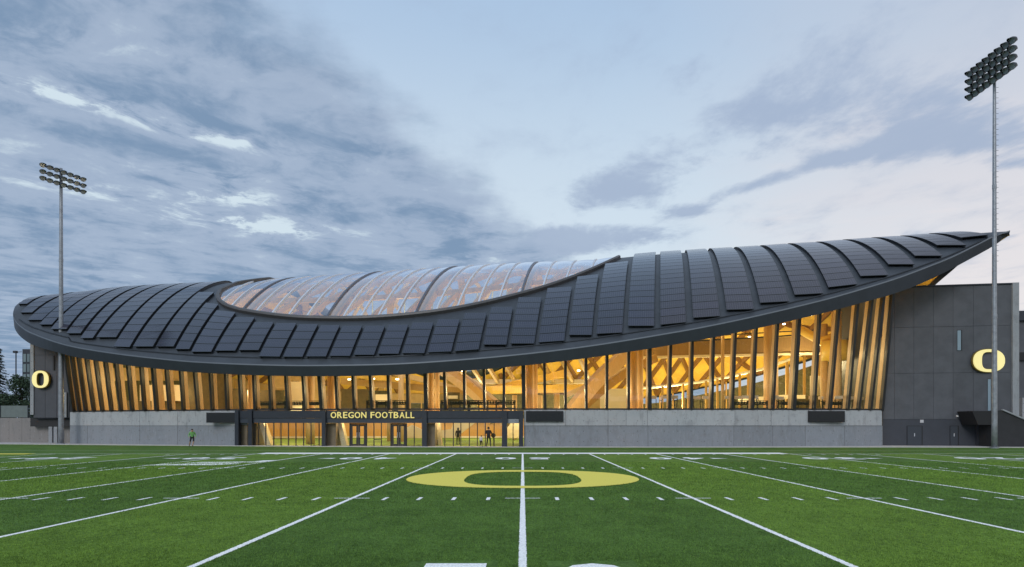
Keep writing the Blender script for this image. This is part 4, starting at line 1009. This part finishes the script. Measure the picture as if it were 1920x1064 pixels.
# ------------------------------------------------------------------ retaining wall, screen fence, trees and far things on the left
rw = thing('retaining_wall', P(20, HY, 74), 'weathered concrete retaining wall at the left edge', 'wall'); rw.location.z = 0
for a, b in ((-140, -90), (-90, -38), (-38, 0), (0, 17), (17, 41), (41, 57)):
    p, q = P(a+.15, 784, 74), P(b-.15, 784, 74); MB().box((p.x, 74, 0), (q.x, 74.4, p.z)).build('concrete_panel', mat('warm_concrete', (.24, .22, .21), .85, fn=conc_fn), rw)
fn_ = thing('screen_fence', P(20, 783, 74.2), 'grey green translucent screen fence on top of the retaining wall', 'fence')
for a, b in ((-140, -84), (-83, -40), (-39, -1), (0, 52)):
    p, q = P(a, 783, 74.2), P(b, 761, 74.2); MB().box((p.x, 74.18, p.z), (q.x, 74.22, q.z)).build('fence_panel', mat('fence_mesh', (.13, .16, .155), .5, var=.1), fn_)
for a in (-140, -83.5, -39.5, -.5, 52):
    p, q = P(a-.6, 784, 74.1), P(a+.6, 760, 74.1); MB().box((p.x, 74.1, p.z), (q.x, 74.17, q.z)).build('fence_post', STEEL, fn_)
def leaves(mb, c, r, n, size, squash=1.):
    for _ in range(n):
        while True:
            v = Vector((random.uniform(-1, 1), random.uniform(-1, 1), random.uniform(-1, 1)))
            if .35 < v.length < 1: break
        p = Vector(c)+Vector((v.x*r, v.y*r, v.z*r*squash)); a = Vector((random.gauss(0, 1), random.gauss(0, 1), random.gauss(0, .7))).normalized(); b = a.orthogonal().normalized()
        s = size*random.uniform(.6, 1.4); mb.add([p-a*s, p-b*s*.5, p+a*s, p+b*s*.5], [(0, 1, 2, 3)])
def leafy(px, py_top, Y, wpx, lb, m=LEAFM, name='leafy_tree'):
    top = P(px, py_top, Y); w = wpx/F_PX*Y/2; t = thing(name, (top.x, Y, 0), lb, 'tree')
    mb = MB(); mb.tube([(top.x, Y, 0), (top.x+.1, Y, top.z*.5), (top.x-.1, Y, top.z*.85)], [.28, .2, .08], 8)
    for j in range(5):
        a = j*1.3; mb.tube([(top.x, Y, top.z*(.35+.08*j)), (top.x+math.cos(a)*w*.7, Y+math.sin(a)*w*.7, top.z*(.55+.08*j))], [.1, .03], 5)
    mb.build('trunk', BARK, t)
    cr = MB()
    for j in range(26):
        a = random.uniform(0, 6.28); rr = w*random.uniform(.1, .85); zz = random.uniform(.35, .92)
        rr *= math.sqrt(max(.1, 1-((zz-.55)/.5)**2)); leaves(cr, (top.x+math.cos(a)*rr, Y+math.sin(a)*rr, top.z*zz), w*.34, 95, .16)
    cr.build('crown', m, t, fix=False)
def conifer(px, py_top, Y, wpx, lb):
    top = P(px, py_top, Y); w = wpx/F_PX*Y/2; t = thing('conifer_tree', (top.x, Y, 0), lb, 'tree')
    MB().tube([(top.x, Y, 0), (top.x, Y, top.z)], [.35, .03], 8).build('trunk', BARK, t)
    cr = MB(); z = 1.5
    while z < top.z:
        f = 1-(z-1.5)/(top.z-1.5); L = w*(f**.8)*random.uniform(.8, 1.1)+.15
        for j in range(9):
            a = random.uniform(0, 6.28); tip = Vector((top.x+math.cos(a)*L, Y+math.sin(a)*L, z-.25*L)); st_ = Vector((top.x, Y, z+.15))
            cr.tube([st_, tip], [.04, .01], 3, caps=False)
            for q in range(int(10+24*f)):
                g = random.random()**.7; p = st_.lerp(tip, g)+Vector((random.gauss(0, .12), random.gauss(0, .12), random.gauss(0, .07)))
                aa = Vector((math.cos(a+random.gauss(0, .8)), math.sin(a+random.gauss(0, .8)), -.3)); bb = Vector((-aa.y, aa.x, .1)); s = .22
                cr.add([p-aa*s, p-bb*s*.4, p+aa*s, p+bb*s*.4], [(0, 1, 2, 3)])
        z += .42
    cr.build('crown', CONI, t, fix=False)
conifer(-2, 655, 96, 62, 'tall dark conifer at the left edge behind the fence')
conifer(-70, 690, 105, 60, 'dark conifer just outside the left edge')
leafy(40, 700, 90, 52, 'rounded dark green tree between the conifer and the end wing')
leafy(8, 735, 86, 40, 'low dark tree behind the screen fence at far left')
fo = thing('glass_office', P(50, HY, 128), 'distant glass fronted block peeping out beside the end wing', 'building'); fo.location.z = 0
def fox(px0, px1, py0, py1, Y, d, m, nm, par=fo): a, b = P(px0, py1, Y), P(px1, py0, Y); return MB().box((a.x, Y, max(a.z, 0)), (b.x, Y+d, b.z)).build(nm, m, par)
fox(42, 100, 655, 798, 128, 10, STEEL, 'wall')
for r in range(6):
    for c in range(6):
        fox(43.5+c*7, 48.5+c*7, 664+r*19, 679+r*19, 127.9, .08, mat('office_glass', (.16, .21, .22), .1, objvar=.3), 'window')
lp = thing('street_lamp', P(29, HY, 100), 'thin street lamp between the conifer and the glass office', 'street lamp'); lp.location.z = 0
a = P(30, 660, 100); MB().tube([(a.x, 100, 0), (a.x, 100, a.z)], .09, 6).build('pole', STEEL, lp)
MB().tube([(a.x, 100, a.z-.05), (a.x+.9, 100, a.z)], .05, 6).build('arm', STEEL, lp); MB().box((a.x-.35, 99.8, a.z-.2), (a.x+.15, 100.2, a.z+.15)).build('lamp_head', STEEL, lp)

# ------------------------------------------------------------------ floodlight masts
def head_mesh():
    """one floodlight: bowl, glass face and visor, facing +X and down"""
    bm = MB(); n = 12; prof = [(-.34, .05), (-.30, .14), (-.18, .24), (0, .31), (.10, .33)]
    rings = []
    for x, r in prof: rings.append([(x, r*math.cos(2*math.pi*j/n), r*math.sin(2*math.pi*j/n)) for j in range(n)])
    vs = [p for r in rings for p in r]; fs = [(i*n+j, i*n+(j+1) % n, (i+1)*n+(j+1) % n, (i+1)*n+j) for i in range(len(rings)-1) for j in range(n)]; fs.append(tuple(range(n))[::-1])
    bm.add(vs, fs); bm.add([(.09, .31*math.cos(2*math.pi*j/n), .31*math.sin(2*math.pi*j/n)) for j in range(n)], [tuple(range(n))], 1)
    k = 7; vis = [(x, .335*math.cos(a), .335*math.sin(a)) for x in (.10, .40) for a in [math.pi*(.0+1.0*j/(k-1)) for j in range(k)]]
    vis = [(x if (x < .2) else .12+.30*math.sin(math.pi*(i % k)/(k-1)), y, z) for i, (x, y, z) in enumerate(vis)]
    bm.add(vis, [(j, j+1, k+j+1, k+j) for j in range(k-1)])
    return bm.mesh('floodlight', [LAMPM, mat('lamp_lens', (.30, .34, .36), .15)])
HEAD = head_mesh()
def mast(px, py, lb, ztop, r0, r1, ax, half, rows, zrow, dz, ncol, pegs):
    Y = HC*F_PX/(py-HY); b = P(px, HY, Y); b.z = 0
    t = thing('floodlight_mast', b, lb, 'floodlight mast', 'floodlight masts either side of the hall')
    n = 16; MB().tube([(b.x, b.y, ztop*j/n) for j in range(n+1)], [r0+(r1-r0)*j/n for j in range(n+1)], 12).build('pole', [GALV], t, smooth=True)
    MB().tube([(b.x, b.y, 0), (b.x, b.y, .12)], r0*1.5, 12).build('base_plate', GALV, t)
    for fz in (.33, .66): MB().tube([(b.x, b.y, ztop*fz), (b.x, b.y, ztop*fz+.35)], (r0+(r1-r0)*fz)*1.12, 12).build('pole_joint', GALV, t)
    ax = Vector(ax).normalized(); nf = Vector((ax.y, -ax.x, 0)); nf = nf if nf.x*(-b.x) > 0 else -nf
    for r in range(rows):
        z = zrow-r*dz
        MB().beam(b+ax*-half+Vector((0, 0, z)), b+ax*half+Vector((0, 0, z)), .12, .12).build('crossarm', LAMPM, t)
        for c in range(ncol):
            s = -half+2*half*c/(ncol-1); o = bpy.data.objects.new('floodlight', HEAD); COL.objects.link(o); o.parent = t
            o.location = ax*s+nf*.32+Vector((0, 0, z-.06)); yaw = math.atan2(nf.y, nf.x)+random.uniform(-.12, .12)
            o.rotation_euler = (0, R(24), yaw); o.scale = (.88, .88, .76) if rows == 3 else (.95, .95, .88)
    if pegs:
        for j in range(34):
            z = 16+j*.45; MB().tube([(b.x+r1*.8, b.y, z), (b.x+r1+.24, b.y, z)], .015, 4).build('climbing_peg', LAMPM, t)
    return t
mast(114.5, 833, 'tall floodlight mast at the left with three rows of lamps', 28.95, .26, .14, (1.5, 3.8, 0), 2.05, 3, 28.55, .67, 7, False)
mast(1864.5, 841, 'tall floodlight mast at the right with four rows of lamps', 33.6, .225, .11, (0, 1, 0), 2.5, 4, 33.45, .70, 8, True)

# ------------------------------------------------------------------ people
SKIN = mat('skin', (.45, .27, .18), .6); HAIRM = mat('hair', (.02, .015, .012), .6); DARKC = mat('dark_cloth', (.014, .014, .018), .85); SHOE = mat('shoes', (.05, .05, .055), .6)
GREENC = mat('green_cloth', (.16, .38, .12), .8, var=.2, vscale=6); WHITEC = mat('pale_cloth', (.55, .55, .55), .8)
def person(loc, yaw, joints, scale, lb, top, legs, shin=None, hairlen=0):
    """joints: dict of points in metres for a 1.75 m figure facing -Y"""
    t = thing('person', loc, lb, 'person')
    J = joints; names = ['pelvis', 'waist', 'chest', 'neck', 'head', 'crown', 'shL', 'elL', 'wrL', 'haL', 'shR', 'elR', 'wrR', 'haR', 'hipL', 'knL', 'anL', 'toL', 'hipR', 'knR', 'anR', 'toR']
    rad = dict(pelvis=.175, waist=.165, chest=.19, neck=.065, head=.10, crown=.085, shL=.09, elL=.068, wrL=.042, haL=.045, hipL=.115, knL=.082, anL=.055, toL=.05)
    E = [('pelvis', 'waist'), ('waist', 'chest'), ('chest', 'neck'), ('neck', 'head'), ('head', 'crown')]
    for s in 'LR': E += [('chest', 'sh'+s), ('sh'+s, 'el'+s), ('el'+s, 'wr'+s), ('wr'+s, 'ha'+s), ('pelvis', 'hip'+s), ('hip'+s, 'kn'+s), ('kn'+s, 'an'+s), ('an'+s, 'to'+s)]
    me = bpy.data.meshes.new('body'); me.from_pydata([J[n] for n in names], [(names.index(a), names.index(b)) for a, b in E], [])
    o = bpy.data.objects.new('body', me); COL.objects.link(o); sk = o.modifiers.new('s', 'SKIN'); sk.use_smooth_shade = True
    for i, n in enumerate(names):
        r = rad.get(n, rad.get(n.replace('R', 'L') if n[-1] == 'R' else n)); me.skin_vertices[0].data[i].radius = (r, r*.85); me.skin_vertices[0].data[i].use_root = (n == 'pelvis')
    sd = o.modifiers.new('d', 'SUBSURF'); sd.levels = 1; sd.render_levels = 1
    bpy.context.view_layer.update(); dg = bpy.context.evaluated_depsgraph_get(); m2 = bpy.data.meshes.new_from_object(o.evaluated_get(dg)); bpy.data.objects.remove(o)
    m2.materials.clear()
    for m in (top, legs, SKIN, SHOE, shin or legs): m2.materials.append(m)
    segs = [(a, b) for a, b in E]; role = {}
    for a, b in segs:
        k = 0
        if b in ('head', 'crown') or a[:2] == 'wr' or b == 'neck' and 0: k = 2
        if a[:3] == 'hip' or b[:3] == 'hip': k = 1
        if a[:2] == 'kn': k = 4
        if a[:2] == 'an': k = 3
        role[(a, b)] = k
    for p in m2.polygons:
        c = p.center; best = None
        for a, b in segs:
            A, B = Vector(J[a]), Vector(J[b]); d = B-A; u = max(0, min(1, (c-A).dot(d)/max(d.dot(d), 1e-6))); q = (c-(A+d*u)).length
            if best is None or q < best[0]: best = (q, role[(a, b)])
        p.material_index = best[1]
    bo = bpy.data.objects.new('body', m2); COL.objects.link(bo); bo.parent = t
    hd, cr = Vector(J['head']), Vector(J['crown']); hb = MB()
    bm = bmesh.new(); bmesh.ops.create_uvsphere(bm, u_segments=10, v_segments=7, radius=.112)
    for v in bm.verts:
        if v.co.y < -.02 and v.co.z < .05: v.co.y = .0
        if hairlen and v.co.z < 0: v.co.z -= hairlen
        v.co += (hd+cr)/2+Vector((0, .022, .03))
    mm = bpy.data.meshes.new('hair'); bm.to_mesh(mm); bm.free(); mm.materials.append(HAIRM); ho = bpy.data.objects.new('hair', mm); COL.objects.link(ho); ho.parent = t
    t.rotation_euler.z = yaw; t.scale = (scale,)*3; return t
def stand(**kw):
    J = dict(pelvis=(0, 0, .95), waist=(0, 0, 1.12), chest=(0, 0, 1.32), neck=(0, 0, 1.49), head=(0, -.02, 1.60), crown=(0, -.015, 1.70),
        shL=(-.19, 0, 1.42), elL=(-.25, .02, 1.14), wrL=(-.24, -.06, .90), haL=(-.24, -.08, .81), shR=(.19, 0, 1.42), elR=(.25, .02, 1.14), wrR=(.24, -.06, .90), haR=(.24, -.08, .81),
        hipL=(-.10, 0, .90), knL=(-.11, -.02, .50), anL=(-.12, .02, .09), toL=(-.13, -.16, .045), hipR=(.10, 0, .90), knR=(.11, -.02, .50), anR=(.12, .02, .09), toR=(.13, -.16, .045))
    J.update(kw); return J
def ground_at(px, py): Y = HC*F_PX/(py-HY); p = P(px, HY, Y); p.z = .012; return p
person(ground_at(859, 834.6), R(180), stand(), .97, 'person in dark clothes standing outside the right entrance glass', DARKC, DARKC, hairlen=.08)
person(ground_at(916, 838.6), R(170), stand(knL=(-.16, -.05, .5), anL=(-.2, .1, .09), toL=(-.2, -.08, .045), anR=(.2, -.05, .09), toR=(.2, -.22, .045), elL=(-.28, -.05, 1.2), wrL=(-.14, -.22, 1.22), haL=(-.08, -.24, 1.24), elR=(.28, -.05, 1.2), wrR=(.14, -.22, 1.2), haR=(.08, -.24, 1.22)), 1.02,
       'tall person in black walking on the pavement near the frame column', DARKC, DARKC)
person(ground_at(901.8, 838.4), R(150), stand(knL=(-.14, -.12, .5), anL=(-.25, .12, .09), toL=(-.27, -.03, .045), knR=(.14, -.12, .5), anR=(.26, -.05, .09), toR=(.28, -.2, .045), chest=(0, -.06, 1.3), neck=(0, -.1, 1.47), head=(0, -.14, 1.57), crown=(0, -.14, 1.67)), .60,
       'small child in a pale top walking beside the tall person in black', WHITEC, DARKC)
person(ground_at(360.5, 838.2), R(25), stand(chest=(0, -.10, 1.28), waist=(0, -.03, 1.10), neck=(0, -.18, 1.43), head=(0, -.24, 1.52), crown=(0, -.27, 1.61), shL=(-.2, -.1, 1.37), shR=(.2, -.1, 1.37), elL=(-.30, -.02, 1.12), wrL=(-.26, -.18, .94), haL=(-.24, -.22, .87),
       elR=(.30, -.05, 1.12), wrR=(.26, -.2, .94), haR=(.24, -.25, .87), knL=(-.17, -.1, .50), anL=(-.26, .25, .12), toL=(-.28, .12, .045), knR=(.12, -.12, .5), anR=(.02, -.12, .09), toR=(.02, -.28, .045)), .95,
       'person in bright green top and black shorts walking by the left concrete wall', GREENC, DARKC, SKIN)
tg_ = thing('practice_target', ground_at(925, 834.5), 'round black disc on a thin stand beside the frame column', 'target stand')
g0 = ground_at(925, 834.5); MB().tube([(g0.x, g0.y, 0), (g0.x, g0.y, .9)], .025, 6).build('stand', STEEL, tg_)
MB().tube([(g0.x, g0.y-.04, .95), (g0.x, g0.y+.04, .95)], .24, 14).build('disc', BLACK, tg_)
